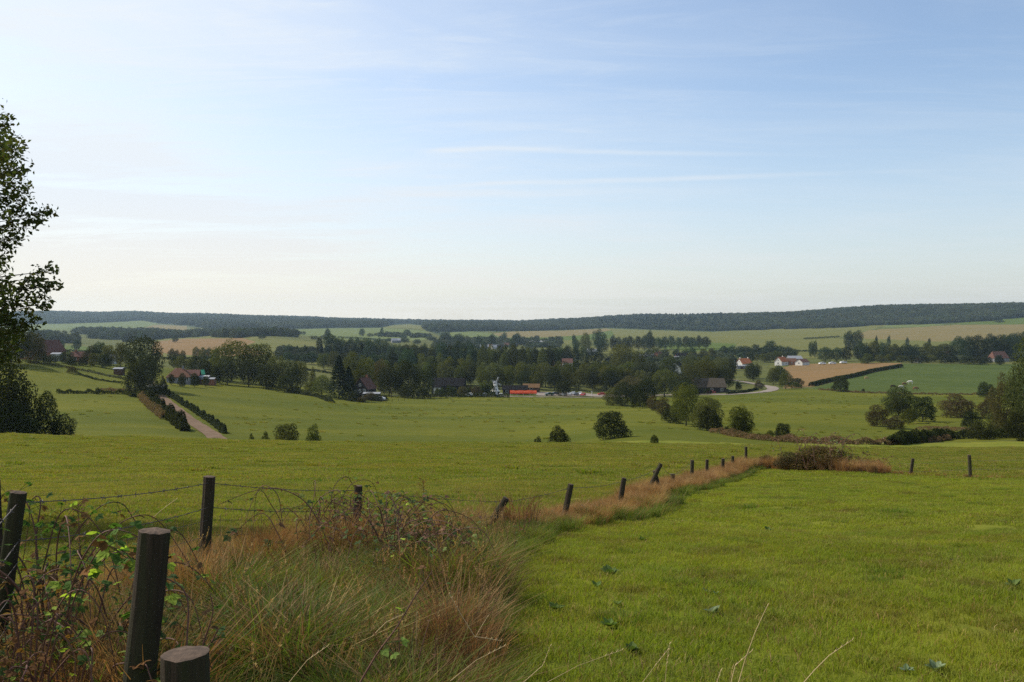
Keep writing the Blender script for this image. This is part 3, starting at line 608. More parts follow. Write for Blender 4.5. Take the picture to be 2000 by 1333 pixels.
trow(['oak', 'bush_light', 'bush'], 1685, 1960, 745, 735, 692, 693, 13, 24, 'in the low scrub along the top of the cow pasture', 'scrub along the top of the cow pasture', jt=3)
trow(['oak_dark', 'oak_blue'], 1860, 1985, 820, 810, 656, 654, 6, 34, 'in the tall dark group at far right', 'tall dark group at far right', jt=4)
trow(['oak_blue', 'oak'], 1950, 2010, 880, 880, 652, 650, 3, 30, 'behind the big edge tree at right', 'trees behind the big edge tree')
# far valley specks
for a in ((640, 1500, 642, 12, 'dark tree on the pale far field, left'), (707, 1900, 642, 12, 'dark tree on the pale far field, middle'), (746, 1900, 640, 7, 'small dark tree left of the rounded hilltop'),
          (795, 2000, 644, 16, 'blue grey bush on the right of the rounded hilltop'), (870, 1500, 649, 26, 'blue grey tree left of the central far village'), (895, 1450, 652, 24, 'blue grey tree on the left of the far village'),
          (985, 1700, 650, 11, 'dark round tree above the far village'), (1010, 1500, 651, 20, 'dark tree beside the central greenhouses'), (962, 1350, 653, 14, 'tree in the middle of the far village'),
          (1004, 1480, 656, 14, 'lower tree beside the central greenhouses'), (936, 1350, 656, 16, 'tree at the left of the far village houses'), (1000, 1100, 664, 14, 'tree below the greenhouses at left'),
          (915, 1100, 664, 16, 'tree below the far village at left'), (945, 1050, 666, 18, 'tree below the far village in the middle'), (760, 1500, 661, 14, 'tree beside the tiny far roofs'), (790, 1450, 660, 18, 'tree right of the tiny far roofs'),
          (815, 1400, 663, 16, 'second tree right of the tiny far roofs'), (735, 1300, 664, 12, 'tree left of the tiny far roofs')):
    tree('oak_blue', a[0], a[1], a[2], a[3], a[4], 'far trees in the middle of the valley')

# ------------------------------------------------------------------ woods, hedges (leaf by leaf, as meshes)
PC = bpy.data.collections.new('prototypes')          # not linked to the scene: only scattered from
def scatter(name, pts, rots, scl, idx_, protos_, kind='stuff', label=None):
    col = bpy.data.collections.new(name + '_parts')
    for i, p in enumerate(protos_):
        o = bpy.data.objects.new('%s_%02d' % (name, i), p); col.objects.link(o)
    me = bpy.data.meshes.new(name); me.vertices.add(len(pts)); me.vertices.foreach_set('co', np.asarray(pts, np.float32).ravel())
    for n, t, d, k in (('rot', 'FLOAT_VECTOR', rots, 'vector'), ('scl', 'FLOAT_VECTOR', scl, 'vector'), ('idx', 'INT', idx_, 'value')):
        a = me.attributes.new(n, t, 'POINT'); a.data.foreach_set(k, np.asarray(d, np.int32 if t == 'INT' else np.float32).ravel())
    o = link(bpy.data.objects.new(name, me))
    ng = bpy.data.node_groups.new(name, 'GeometryNodeTree')
    ng.interface.new_socket('Geometry', in_out='INPUT', socket_type='NodeSocketGeometry'); ng.interface.new_socket('Geometry', in_out='OUTPUT', socket_type='NodeSocketGeometry')
    n = ng.nodes; gi = n.new('NodeGroupInput'); go = n.new('NodeGroupOutput'); iop = n.new('GeometryNodeInstanceOnPoints'); ci = n.new('GeometryNodeCollectionInfo')
    ci.inputs['Collection'].default_value = col; ci.inputs['Separate Children'].default_value = True; ci.inputs['Reset Children'].default_value = True
    def att(nm, dt):
        a = n.new('GeometryNodeInputNamedAttribute'); a.data_type = dt; a.inputs['Name'].default_value = nm; return a.outputs['Attribute']
    ng.links.new(gi.outputs[0], iop.inputs['Points']); ng.links.new(ci.outputs[0], iop.inputs['Instance']); iop.inputs['Pick Instance'].default_value = True
    ng.links.new(att('idx', 'INT'), iop.inputs['Instance Index'])
    er = n.new('FunctionNodeEulerToRotation'); ng.links.new(att('rot', 'FLOAT_VECTOR'), er.inputs[0]); ng.links.new(er.outputs[0], iop.inputs['Rotation'])
    ng.links.new(att('scl', 'FLOAT_VECTOR'), iop.inputs['Scale']); ng.links.new(iop.outputs[0], go.inputs[0])
    md = o.modifiers.new('scatter', 'NODES'); md.node_group = ng
    return tag(o, label, None, None, kind)
M_wood = mat('canopy', (.04, .058, .018), (.06, .075, .02), scale=.004, rough=.9, rnd=1.3, third=((.03, .045, .016), 3), trans=.15)
M_woodc = mat('canopy_dark', (.022, .04, .018), (.03, .05, .02), scale=.004, rough=.9, rnd=.6, trans=.1)
wp = []
for i in range(4):
    V, Fc = lobes_crown(300 + i, [(a_, b_, c_ * .8, d_ * 1.25) for a_, b_, c_, d_ in round_lobes(300 + i, 8)], 1000, .075, coh=2.2); wp.append(npmesh('canopy_crown', V, Fc, M_wood))
for i in range(2): wp.append(conifer_crown(320 + i, 420, .13, M_woodc, 6))
def wood(name, label, inside, spacing, hgt, wdt, ylim, xlim, seed, con=.0):
    rng = np.random.RandomState(seed); n = int((ylim[1] - ylim[0]) * (xlim[1] - xlim[0]) / spacing ** 2)
    y = rng.uniform(*ylim, n); x = rng.uniform(*xlim, n); z = HT(x, y); px = 1000 + F * x / y; row = HY - F * z / y
    k = inside(px, row, x, y); x, y, z, px = x[k], y[k], z[k], px[k]; n = len(x)
    h = hgt * rng.uniform(.82, 1.14, n) * (1 + .12 * np.sin(x * .013 + y * .007)); ww = wdt * rng.uniform(.8, 1.25, n)
    rot = np.stack([np.zeros(n), np.zeros(n), rng.uniform(0, 6.28, n)], 1)
    ix = rng.randint(0, 4, n); c = rng.rand(n) < (con(px) if callable(con) else con); ix[c] = 4 + rng.randint(0, 2, c.sum()); ww[c] *= .6; h[c] *= 1.2
    print(name, n)
    return scatter(name, np.stack([x, y, z - h * .12], 1), rot, np.stack([ww, ww, h], 1), ix, wp, label=label)
WP = [(-900, 560), (2700, 560), (2700, 612), (2000, 619), (1930, 628), (1850, 631), (1800, 634), (1700, 636), (1640, 641), (1500, 644), (1390, 647), (1300, 645), (1185, 640), (1100, 645), (1000, 647), (905, 647), (870, 655), (834, 645), (830, 636),
      (800, 632), (765, 634), (740, 640), (640, 641), (545, 643), (480, 645), (400, 641), (370, 636), (310, 632), (280, 626), (200, 630), (60, 634), (-900, 636)]
wood('wood', 'dark mixed wood covering the long ridge right of centre', lambda px, row, x, y: inpoly(px, row, WP) & (px > 1000) & (px < 2350) & (y < 3700), 15, 17, 29, (1950, 3700), (0, 2800), 1,
     con=lambda px: np.where((px > 1170) & (px < 1420), .22, .0))
wood('wood', 'hazy blue wood covering the far ridge on the left', lambda px, row, x, y: inpoly(px, row, WP) & (px <= 1000) & (px > -250), 21, 24, 36, (2500, 5600), (-3900, 0), 2, con=0.)
wood('wood', 'far end of the ridge wood behind the right slope', lambda px, row, x, y: inpoly(px, row, WP) & (px > 1000) & (px < 2350) & (y >= 3700), 26, 22, 38, (3700, 5400), (0, 3600), 7, con=0.)
def noise_w(x, y): return .5 + .25 * (np.sin(x * .013 + 1) * np.sin(y * .009) + np.sin(x * .021 + y * .012 + 2))
BELT = [(60, 652), (90, 646), (150, 650), (200, 648), (255, 651), (300, 650), (360, 653), (400, 651), (440, 650), (500, 652), (560, 656), (600, 662), (600, 668), (520, 664), (420, 659), (340, 661), (260, 668), (150, 672), (60, 668)]
wood('wood', 'dark blue tree belt below the far left ridge', lambda px, row, x, y: inpoly(px, row, BELT) & (noise_w(x, y) > .36), 15, 19, 18, (1100, 2400), (-1400, -350), 3)
VAL = [(60, 678), (260, 676), (260, 690), (60, 690)]
rg = np.random.RandomState(9)
def far_scrub(px, row, x, y):
    return (((px > 840) & (px < 1095) & (row > 664) & (row < 682)) | ((px > 520) & (px < 1010) & (row > 650) & (row < 664)) & (np.sin(x * .02) + np.sin(y * .011 + x * .004) > 1.05)) & (y > 1000)
wood('wood', 'scattered grey green scrub on the far valley floor', far_scrub, 27, 11, 16, (1000, 2400), (-700, 200), 4)
wood('wood', 'dense thicket filling the valley floor in the middle', lambda px, row, x, y: (px > 545) & (px < 1110) & (row > 688) & (row < 714) & (y > 640) & (y < 1050) & (np.sin(x * .05) + np.sin(y * .03 + x * .02) > -.9), 12, 10, 13, (640, 1050), (-300, 70), 5)
wood('wood', 'thicket on the valley floor left and right of the village', lambda px, row, x, y: (((px > 1190) & (px < 1430) & (y > 640) & (y < 860)) | ((px > 1690) & (px < 2100) & (y > 800) & (y < 930)) | ((px > 1400) & (px < 1550) & (y > 930) & (y < 1020))) , 13, 9, 12, (640, 1030), (60, 620), 6)

def hedge(name, pts, hgt, wid, label, mt, dens=26, leaf=.4, seed=1, rag=.35, cat='hedge', group=None, lift=0.):
    rng = np.random.RandomState(seed); P = []; N = []
    W = [((px - 1000) / F * y, y) for px, y in pts]
    for (x0, y0), (x1, y1) in zip(W[:-1], W[1:]):
        L = math.hypot(x1 - x0, y1 - y0); n = int(L * dens * 2.2); t = rng.rand(n); dx, dy = (x1 - x0) / L, (y1 - y0) / L
        a = rng.uniform(0, math.pi, n); s = t * L
        hh = hgt * (1 + rag * np.sin(s * .9 + seed) * np.sin(s * .37 + 2) + rag * .5 * np.sin(s * 2.3)); ww = wid * (1 + .25 * np.sin(s * .7 + 1))
        q = rng.uniform(.75, 1.05, n); off = np.cos(a) * ww * .5 * q; z = np.abs(np.sin(a)) ** .7 * hh * q
        x = x0 + dx * s - dy * off; y = y0 + dy * s + dx * off
        P.append(np.stack([x, y, HT(x, y) + z + lift], 1)); N.append(np.stack([-dy * np.cos(a), dx * np.cos(a), np.sin(a)], 1) + rng.normal(size=(n, 3)) * .7)
    P = np.concatenate(P); N = np.concatenate(N); V, Fc = leafquads(P, N, leaf, rng)
    c = np.array([P[:, 0].mean(), P[:, 1].mean(), P[:, 2].min()])
    o = link(bpy.data.objects.new(name, npmesh(name, V - c, Fc, mt))); o.location = c
    return tag(o, label, cat, group)
def py_(l, y0, y1): return [(p, yat(p, r, y0, y1)) for p, r in l]
M_scrub = mat('dead_scrub', (.16, .10, .05), (.20, .12, .055), scale=.4, rough=.8, trans=.25, third=((.09, .085, .03), 2))
hedge('hedge', py_([(110, 769), (170, 769), (245, 770), (262, 776)], 180, 330), 1.1, 1.3, 'low hedge across the left meadow under the upper field', M_leaf, 60, .35, 2, group='field hedges')
hedge('scrub', py_([(195, 764), (225, 764), (255, 768)], 180, 330), .9, 3, 'brown scrubby strip at the right end of the left meadow hedge', M_scrub, 60, .3, 4, cat='scrub')
hedge('hedge', py_([(283, 775), (300, 795), (325, 815), (345, 830), (362, 843)], 140, 300), 2.0, 1.8, 'thick hedge along the left side of the lane', M_leaf_d, 200, .35, 3, rag=.6, group='lane hedges')
hedge('scrub', py_([(275, 778), (296, 800), (322, 820)], 140, 300), 1.6, 1.6, 'russet brambles on the field side of the left lane hedge', M_scrub, 70, .3, 5, cat='scrub')
hedge('hedge', py_([(326, 770), (350, 786), (380, 805), (410, 825), (440, 848)], 140, 300), 1.0, 1.1, 'low trimmed hedge along the right side of the lane', M_leaf_d, 110, .3, 6, rag=.8, group='lane hedges')
hedge('hedge', [(50, 352), (110, 348), (180, 345), (240, 338)], .7, 1.5, 'rough grassy bank line below the left farm', M_leaf, 40, .35, 7, group='field hedges')
hedge('hedge', [(150, 334), (185, 322), (238, 318)], .6, 1.0, 'thin dark hedge on the upper left meadow', M_leaf_d, 40, .3, 8, group='field hedges')
hedge('hedge', py_([(560, 766), (590, 771), (620, 776), (650, 787)], 250, 420), 1.0, 1.6, 'dark hedge curving to the tall conifer', M_leaf_d, 50, .35, 9, group='field hedges')
hedge('hedge', [(840, 400), (900, 402), (950, 404), (995, 404)], 1.7, 2.2, 'dark clipped hedge left of the windmill beside the road', M_leaf_d, 60, .35, 10, group='roadside hedges')
hedge('hedge', [(850, 413), (900, 416), (938, 418)], 3.6, 5, 'dark shrubs before the long dark barn', M_leaf_d, 90, .5, 11, group='roadside hedges')
hedge('hedge', [(935, 422), (965, 424)], 5.0, 4, 'yellow green shrubs left of the windmill', M_leaf_l, 90, .6, 12, group='roadside hedges')
hedge('hedge', py_([(1420, 771), (1450, 768), (1480, 762)], 380, 520), 1.0, 1.2, 'low hedge along the inside of the road bend', M_leaf_d, 70, .35, 13, group='roadside hedges')
hedge('hedge', py_([(1585, 755), (1640, 742), (1700, 728), (1760, 717)], 380, 900), 2.2, 3.0, 'dark edge of the crop beside the cow pasture', M_leaf_d, 60, .6, 14, rag=.08, group='field hedges')
hedge('hedge', py_([(1600, 762), (1680, 768), (1760, 770), (1860, 772), (1930, 772)], 330, 560), .8, 1.0, 'thin brown hedge between the meadow and cow pasture', M_scrub, 30, .35, 15, group='field hedges')
hedge('scrub', py_([(1395, 846), (1470, 858), (1560, 865), (1640, 869), (1720, 872), (1790, 866), (1850, 860)], 125, 190), .9, 1.8, 'rusty brown bank of dead herbs along the ditch', M_scrub, 120, .22, 16, cat='scrub')
hedge('hedge', py_([(1745, 871), (1790, 866), (1850, 858), (1920, 857), (2010, 857)], 125, 200), 1.5, 2.0, 'dark green ditch hedge at the lower right', M_leaf_d, 160, .3, 17, group='field hedges')
hedge('scrub', py_([(1800, 838), (1850, 840), (1900, 842)], 150, 260), .6, 5, 'brown rough patch below the broad russet bush', M_scrub, 60, .3, 18, cat='scrub')
for i, (l, h_, lb, m_) in enumerate((([(105, 820), (190, 860), (250, 880)], 2.2, 'dark straight hedge behind the red barn', M_leaf_d), ([(318, 660), (370, 680), (425, 700)], 2.0, 'dark hedge under the brown field', M_leaf_d),
        ([(1108, 740), (1150, 760), (1195, 780)], 2.5, 'dark edge below the upper striped field', M_leaf_d), ([(1130, 640), (1180, 655), (1215, 665)], 2.0, 'dark edge below the lower striped field', M_leaf_d),
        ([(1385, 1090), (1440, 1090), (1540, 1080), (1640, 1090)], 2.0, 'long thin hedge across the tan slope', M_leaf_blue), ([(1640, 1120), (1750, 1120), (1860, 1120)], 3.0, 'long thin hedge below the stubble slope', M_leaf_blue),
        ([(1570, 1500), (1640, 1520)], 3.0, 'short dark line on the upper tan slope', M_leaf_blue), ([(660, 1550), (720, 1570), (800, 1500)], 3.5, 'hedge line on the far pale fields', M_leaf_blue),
        ([(590, 600), (620, 590), (650, 585)], 1.5, 'dark hedge above the small yellow field', M_leaf_d), ([(250, 1000), (560, 1000)], .01, '', None))):
    if m_: hedge('hedge', l, h_, 3, lb, m_, 14, .8, 30 + i, rag=.2, group='field hedges')
tree('bush_russet', 1600, 43.5, 867, 118, 'dark maroon bramble mound in the corner of the near pasture', 'bramble mounds in the pasture corner')
tree('bush_russet', 1552, 44, 880, 84, 'left shoulder of the bramble mound, lower and redder', 'bramble mounds in the pasture corner')
tree('bush_russet', 1497, 46.5, 886, 34, 'small bramble clump left of the corner mound', 'bramble mounds in the pasture corner')
# ------------------------------------------------------------------ roads
M_road = mat('pale_asphalt', (.19, .16, .135), (.24, .20, .165), scale=.3, rough=.95, bump=(.2, .02, 3), spec=.1)
M_lane = mat('sandy_lane', (.12, .078, .052), (.165, .11, .075), scale=.25, rough=1, bump=(.5, .05, 2), spec=.05, third=((.18, .13, .08), 3))
def strip(name, pts, widths, mt, label, lift=.13, n=6, step=1.5):
    W = [((px - 1000) / F * y, y) for px, y in pts]; P = []; wd = []
    for i in range(len(W) - 1):          # Catmull-Rom through the points
        p0, p1, p2, p3 = [np.array(W[min(max(k, 0), len(W) - 1)]) for k in (i - 1, i, i + 1, i + 2)]
        m = max(2, int(np.linalg.norm(p2 - p1) / step))
        for k in range(m + (i == len(W) - 2)):
            t = k / m; P.append(.5 * ((2 * p1) + (-p0 + p2) * t + (2 * p0 - 5 * p1 + 4 * p2 - p3) * t * t + (-p0 + 3 * p1 - 3 * p2 + p3) * t ** 3))
            wd.append(widths[i] * (1 - t) + widths[min(i + 1, len(widths) - 1)] * t)
    P = np.array(P); wd = np.array(wd); T = np.gradient(P, axis=0); T /= np.linalg.norm(T, axis=1, keepdims=True) + 1e-9
    Nn = np.stack([-T[:, 1], T[:, 0]], 1); V = []
    for k in range(n + 1):
        q = P + Nn * (wd * (k / n - .5) * (1 + .06 * np.sin(np.arange(len(P)) * .6)))[:, None]; V.append(np.stack([q[:, 0], q[:, 1], HT(q[:, 0], q[:, 1]) + lift], 1))
    V = np.stack(V, 1).reshape(-1, 3); m = len(P); a = np.arange(m * (n + 1)).reshape(m, n + 1)
    Fq = np.stack([a[:-1, :-1], a[:-1, 1:], a[1:, 1:], a[1:, :-1]], -1).reshape(-1, 4)
    nz = np.cross(V[Fq[0, 1]] - V[Fq[0, 0]], V[Fq[0, 2]] - V[Fq[0, 0]])[2]
    o = link(bpy.data.objects.new(name, npmesh(name, V, Fq if nz > 0 else Fq[:, ::-1], mt, smooth=True))); return tag(o, label, None, None, 'structure')
strip('lane', [(470, 128)] + py_([(418, 852), (385, 830), (350, 803), (325, 783), (310, 770)], 135, 320) + [(300, 300), (292, 340)], [3.4, 3.4, 3.3, 3.0, 2.9, 2.8, 3, 3], M_lane, 'reddish sandy farm lane climbing between two hedges', lift=.09)
strip('road', [(700, 400), (800, 408), (870, 412), (960, 415), (1060, 414), (1150, 410), (1215, 408)], [3, 4, 5, 6, 7, 6, 5], M_road, 'pale road crossing the valley in front of the windmill')
strip('car_park', [(1045, 440), (1100, 441), (1160, 438), (1230, 436)], [24, 28, 26, 20], M_road, 'pale car park right of the orange awning', lift=.17)
strip('road', [(1230, 436), (1300, 445)] + py_([(1375, 771), (1430, 771), (1480, 767), (1508, 762), (1505, 756), (1482, 752)], 400, 560) + [(1440, 560), (1400, 600)], [6, 5, 5, 5, 5.5, 6, 6, 5, 4, 4], M_road, 'pale road bending round the grass below the white houses')

# ------------------------------------------------------------------ buildings
def plain(n, c, c2=None, **k): return mat(n, c, c2 or tuple(v * .82 for v in c), scale=k.pop('scale', 1.2), rough=k.pop('rough', .9), spec=.05, **k)
W_white = plain('white_render', (.62, .60, .55)); W_brick = plain('red_brick', (.28, .12, .07), (.22, .10, .06)); W_dark = plain('dark_timber', (.035, .03, .028)); W_grey = plain('grey_render', (.22, .22, .23))
R_orange = plain('orange_tile', (.17, .085, .055), (.13, .07, .045)); R_red = plain('weathered_tile', (.15, .075, .055), (.11, .06, .05)); R_bright = plain('new_orange_tile', (.42, .14, .06), (.34, .12, .05)); R_dark = plain('slate', (.013, .012, .013)); R_thatch = plain('thatch', (.085, .068, .05), (.06, .05, .038)); R_grey = plain('grey_sheet', (.28, .29, .31))
R_white = plain('white_sheet', (.45, .45, .45)); W_wood = plain('brown_boards', (.10, .06, .04)); GL = mat('window_glass', (.02, .025, .03), rough=.1, spec=.6); FRM = plain('white_frame', (.8, .8, .78)); GREEN = plain('green_canvas', (.05, .25, .15)); ORG = mat('orange_canvas', (.72, .12, .045), (.62, .09, .035), scale=.4, rough=.7, trans=.6, tcol=(1.1, 1.0, .9)); CONC = plain('concrete', (.35, .33, .30))
BLUEG = plain('blue_grey_boards', (.22, .25, .32))
def house(name, px, y, L, D, hw, hr, rz, wallm, roofm, label, wins=(), chim=None, group=None, hip=0, over=.35, door=None, gable=None, cat='house', base=0.):
    """L along local x (ridge direction), D deep, hw wall height, hr roof rise; front is local -y"""
    p = at(px, y); o = empty(name, (p.x, p.y, p.z + base), R(rz), label, cat, group)
    b = MB(); b.box(-L / 2, L / 2, -D / 2, D / 2, -1.2, hw)
    if not hip: b.add([(-L / 2, -D / 2, hw), (-L / 2, D / 2, hw), (-L / 2, 0, hw + hr - .05)], [(0, 2, 1)]); b.add([(L / 2, -D / 2, hw), (L / 2, D / 2, hw), (L / 2, 0, hw + hr - .05)], [(0, 1, 2)])
    b.build('wall', wallm, o)
    q = MB(); t = .16; e = over; s = hr / (D / 2); hz = hip * D * .4; oz = hw - e * s
    for sg in (-1, 1):
        a = [(-L / 2 - e, sg * (D / 2 + e), oz), (L / 2 + e, sg * (D / 2 + e), oz), (L / 2 + e - hz, 0, hw + hr), (-L / 2 - e + hz, 0, hw + hr)]
        q.add(a + [(x, y_, z + t) for x, y_, z in a], [(0, 1, 2, 3), (7, 6, 5, 4), (0, 4, 5, 1), (1, 5, 6, 2), (3, 2, 6, 7), (0, 3, 7, 4)])
        if hip: q.add([(sg * (L / 2 + e), -D / 2 - e, oz), (sg * (L / 2 + e), D / 2 + e, oz), (sg * (L / 2 + e - hz), 0, hw + hr), (sg * (L / 2 + e), -D / 2 - e, oz + t), (sg * (L / 2 + e), D / 2 + e, oz + t), (sg * (L / 2 + e - hz), 0, hw + hr + t)], [(0, 1, 2), (3, 5, 4), (0, 3, 4, 1)])
    rf = q.build('roof', roofm, o)
    if chim:
        for cx_ in chim: c = MB(); c.box(cx_ - .35, cx_ + .35, -.35, .35, hw + hr - .8, hw + hr + .9); c.box(cx_ - .42, cx_ + .42, -.42, .42, hw + hr + .9, hw + hr + 1.0); c.build('chimney', wallm if wallm is not W_dark else W_brick, rf)
    for w_ in wins:   # face, position along the face, sill height, width, height
        f, u, z, ww, wh = w_; fr = MB(); gl = MB()
        def bx(m, u0, u1, z0, z1, d0, d1):
            if f == 'f': m.box(u0, u1, -D / 2 - d1, -D / 2 - d0, z0, z1)
            elif f == 'l': m.box(-L / 2 - d1, -L / 2 - d0, u0, u1, z0, z1)
            else: m.box(L / 2 + d0, L / 2 + d1, u0, u1, z0, z1)
        bx(gl, u - ww / 2, u + ww / 2, z, z + wh, .0, .03); g_ = gl.build('window', GL, o)
        for aa in ((u - ww / 2 - .09, u - ww / 2, z - .09, z + wh + .09), (u + ww / 2, u + ww / 2 + .09, z - .09, z + wh + .09), (u - ww / 2, u + ww / 2, z + wh, z + wh + .09), (u - ww / 2, u + ww / 2, z - .09, z), (u - .03, u + .03, z, z + wh)): bx(fr, *aa, .0 if aa[0] != u - .03 else .032, .07)
        fr.build('frame', FRM, g_)
    if door:
        f, u, ww, wh = door; m = MB(); m.box(u - ww / 2, u + ww / 2, -D / 2 - .06, -D / 2, 0, wh) if f == 'f' else m.box(-L / 2 - .06, -L / 2, u - ww / 2, u + ww / 2, 0, wh); m.build('door', W_wood, o)
    return o
def ws(f, xs, z, w_=1.1, h_=1.3): return [(f, x, z, w_, h_) for x in xs]
house('farmhouse', 351, 345, 8.5, 7.5, 2.6, 3.0, 12, W_grey, R_orange, 'farmhouse with orange tiled hipped roof and grey walls at lane top', ws('f', (-3, -1, 3.1), 1.0), door=('f', 1.3, 1, 2.1), hip=1, chim=(1.2,))
house('farm_annex', 374, 350, 6, 6, 3.0, 2.0, 12, W_dark, R_red, 'dark annex with weathered roof right of the orange roofed farmhouse', ws('f', (-1.5, 1.5), 1.0), cat='outbuilding')
house('brick_shed', 394, 352, 5.5, 4, 2.6, .5, 6, W_brick, R_white, 'low red brick shed with white roof edge below the green tent', ws('f', (1.2,), 1.0, .8, .8), cat='shed', door=('f', -1.2, 1.6, 2.0))
house('brick_shed', 408, 351, 4.5, 4, 2.3, .4, 6, W_brick, R_grey, 'darker red shed right of the white edged brick shed', ws('f', (0,), 1.0, .8, .8), cat='shed')
house('green_tent', 388, 358, 4, 4, 3.2, 1.6, 30, GREEN, GREEN, 'small green pointed canvas tent among the farm sheds', cat='tent', over=.15)
house('flat_shed', 305, 285, 5.5, 4.5, 2.2, .35, 0, W_dark, R_white, 'low dark shed with pale flat roof at the top of the lane', ws('f', (1.4,), 1.1, .7, .6), cat='shed', door=('f', -1, 1.6, 1.9))
house('wooden_shed', 233, 352, 3.2, 3, 2.3, .4, 0, W_wood, R_grey, 'small brown field shed with pale roof left of the round lane tree', cat='shed', door=('f', 0, 1.1, 1.9))
house('barn', 84, 392, 16, 9, 3.6, 4.8, 68, W_brick, R_red, 'large red brick barn with long weathered red roof at far left', ws('l', (-2, 2), 1.2), chim=None, cat='barn')
house('veranda', 112, 385, 3.6, 3.4, 3.0, .5, 0, R_white, R_grey, 'pale glazed veranda at the right end of the red barn', ws('f', (-1.0, 0.1, 1.2), .5, .8, 2.0), cat='veranda')
house('cottage', 158, 392, 7.5, 5.5, 2.6, 1.9, 20, W_brick, R_red, 'small brick cottage with low red roof behind the left meadow', ws('f', (-2, 2), 1.0), door=('f', 0, 1, 2), chim=(-2,))
house('cottage', 212, 405, 6, 5, 2.6, 1.6, 10, W_white, R_grey, 'small pale cottage half hidden left of the round lane tree', ws('f', (-1.6, 1.6), 1.0))
house('gabled_house', 712, 356, 7.5, 6.4, 4.0, 4.0, 72, W_dark, R_red, 'dark timbered house with steep gable and white windows by the conifers', [('l', -1.9, 2.3, .9, 1.4), ('l', 0, 2.5, .7, 1.0), ('l', 1.9, 2.3, .9, 1.4), ('l', 0, 4.9, .7, .9), ('l', -1.6, .3, 1.1, 1.1), ('l', 1.6, .3, 1.1, 1.1)], chim=(2,))
house('annex', 727, 346, 6, 4, 2.4, .4, 0, W_dark, R_grey, 'low flat annex with pale roof edge right of the gabled house', ws('f', (-1.5, 1), .9, 1, 1), cat='outbuilding')
house('long_barn', 877, 432, 15, 9, 4.6, 3.4, -4, W_dark, R_dark, 'long dark barn with black roof left of the windmill', ws('l', (-1.5, 1.2), 1.6), cat='barn', door=('f', 2, 2.4, 2.6))
house('white_gable_shed', 854, 424, 3.2, 3, 4.0, .8, 0, W_white, R_dark, 'narrow white walled end beside the long dark barn', ws('f', (0,), 2.6, .9, .8), cat='shed')
house('thatched_farm', 1374, 452, 13, 9, 3.0, 4.2, 8, W_dark, R_thatch, 'large farm with grey brown thatched roof by the road bend', ws('f', (-4.5, -1.5, 3.5), 1.0), hip=.5, door=('f', 1, 1.4, 2.1), cat='farm')
house('thatched_farm', 1400, 447, 9, 8, 3.0, 4.0, -12, W_dark, R_thatch, 'smaller thatched wing right of the large thatched farm', ws('f', (-2.4, 2.4), 1.0), cat='farm', hip=.4)
house('white_house', 1453, 735, 10, 8.2, 3.6, 4.0, 25, W_white, R_bright, 'white house with bright orange roof, nearest above the round village tree', [('l', 0, 4.5, .9, .9), ('l', -2, 1.2, 1.0, 1.3), ('l', 2, 1.2, 1.0, 1.3), ('f', -3, 1.2, 1.1, 1.3), ('f', 0, 1.2, 1.1, 1.3), ('f', 3, 1.2, 1.1, 1.3)], chim=(-4, 4))
house('garage', 1452, 712, 12, 4, 2.5, .4, 10, W_grey, R_grey, 'low grey lean-to in front of the white house with bright orange roof', ws('f', (3,), 1.0), cat='garage', door=('f', -2, 2.4, 2.1))
house('white_house', 1526, 760, 9, 7, 3.5, 3.6, 38, W_white, R_bright, 'white gabled house with orange roof left of the grey sheds', [('l', 0, 4.0, .9, .9), ('l', 0, 1.2, 1.2, 1.3), ('f', -3, 1.2, 1.1, 1.3), ('f', 2, 1.2, 1.1, 1.3)], chim=(2,))
house('brick_house', 1543, 765, 10, 7, 3.0, 2.6, 8, W_brick, R_orange, 'red brick wing right of the white gabled house', ws('f', (-3, 0, 3), 1.0))
house('grey_barn', 1551, 800, 12, 9, 4.0, 2.4, 5, W_grey, R_grey, 'pale grey barn roof behind the brick wing', ws('f', (0,), 2), cat='barn')
house('barn', 1567, 752, 10, 7, 2.8, 2.4, 38, W_white, R_red, 'low barn with white gable end and red roof near ploughed field', [('l', 0, 1.2, 1.0, 1.2)], cat='barn')
house('white_house', 1322, 640, 9, 8, 4.6, 3.6, 62, W_white, R_dark, 'white gabled house with dark roof among the central trees', [('l', 0, 4.9, 1.2, 1.2), ('l', -2, 1.4, 1.1, 1.3), ('l', 2, 1.4, 1.1, 1.3)])
house('bungalow', 1266, 880, 19, 9, 3.0, 2.6, 0, W_grey, R_grey, 'long grey roofed bungalow left of the pink roofed house', ws('f', (-6, -2, 2, 6), 1.0))
house('brick_house', 1286, 860, 9, 8, 4.6, 3.6, 50, W_brick, R_red, 'pinkish brick house with red roof between the bungalows', ws('l', (-2, 2), 1.2) + ws('f', (-2, 2), 1.2), chim=(2,))
house('bungalow', 1340, 870, 20, 10, 3.4, 3.6, -4, W_brick, R_dark, 'wide dark roofed bungalow right of the pink roofed house', ws('f', (-7, -3, 3, 7), 1.0), chim=(5,))
house('bungalow', 1322, 850, 5, 5, 3, 1.6, 0, W_white, R_grey, 'small white house between the pink and dark roofed houses', ws('f', (0,), 1.0))
house('farmhouse', 1950, 790, 14, 9, 3.4, 5.4, 8, W_grey, R_red, 'farmhouse roof peeping from the scrub near the right edge', ws('f', (-3, 3), 1.0), hip=.4)
house('cabin', 1793, 742, 5, 4, 2.6, 1.2, 20, W_white, R_orange, 'tiny white cabin with orange roof in the scrub above the cows', ws('f', (0,), 1.0), cat='cabin')
house('house', 1856, 900, 11, 7, 3.4, 3.0, 30, W_brick, R_red, 'reddish house half hidden in the dark trees at far right', ws('f', (-3, 0, 3), 1.2))
house('greenhouse', 1052, 1560, 34, 9, 3.2, 1.5, 2, R_white, R_white, 'white greenhouse, upper of two on the far central slope', cat='greenhouse')
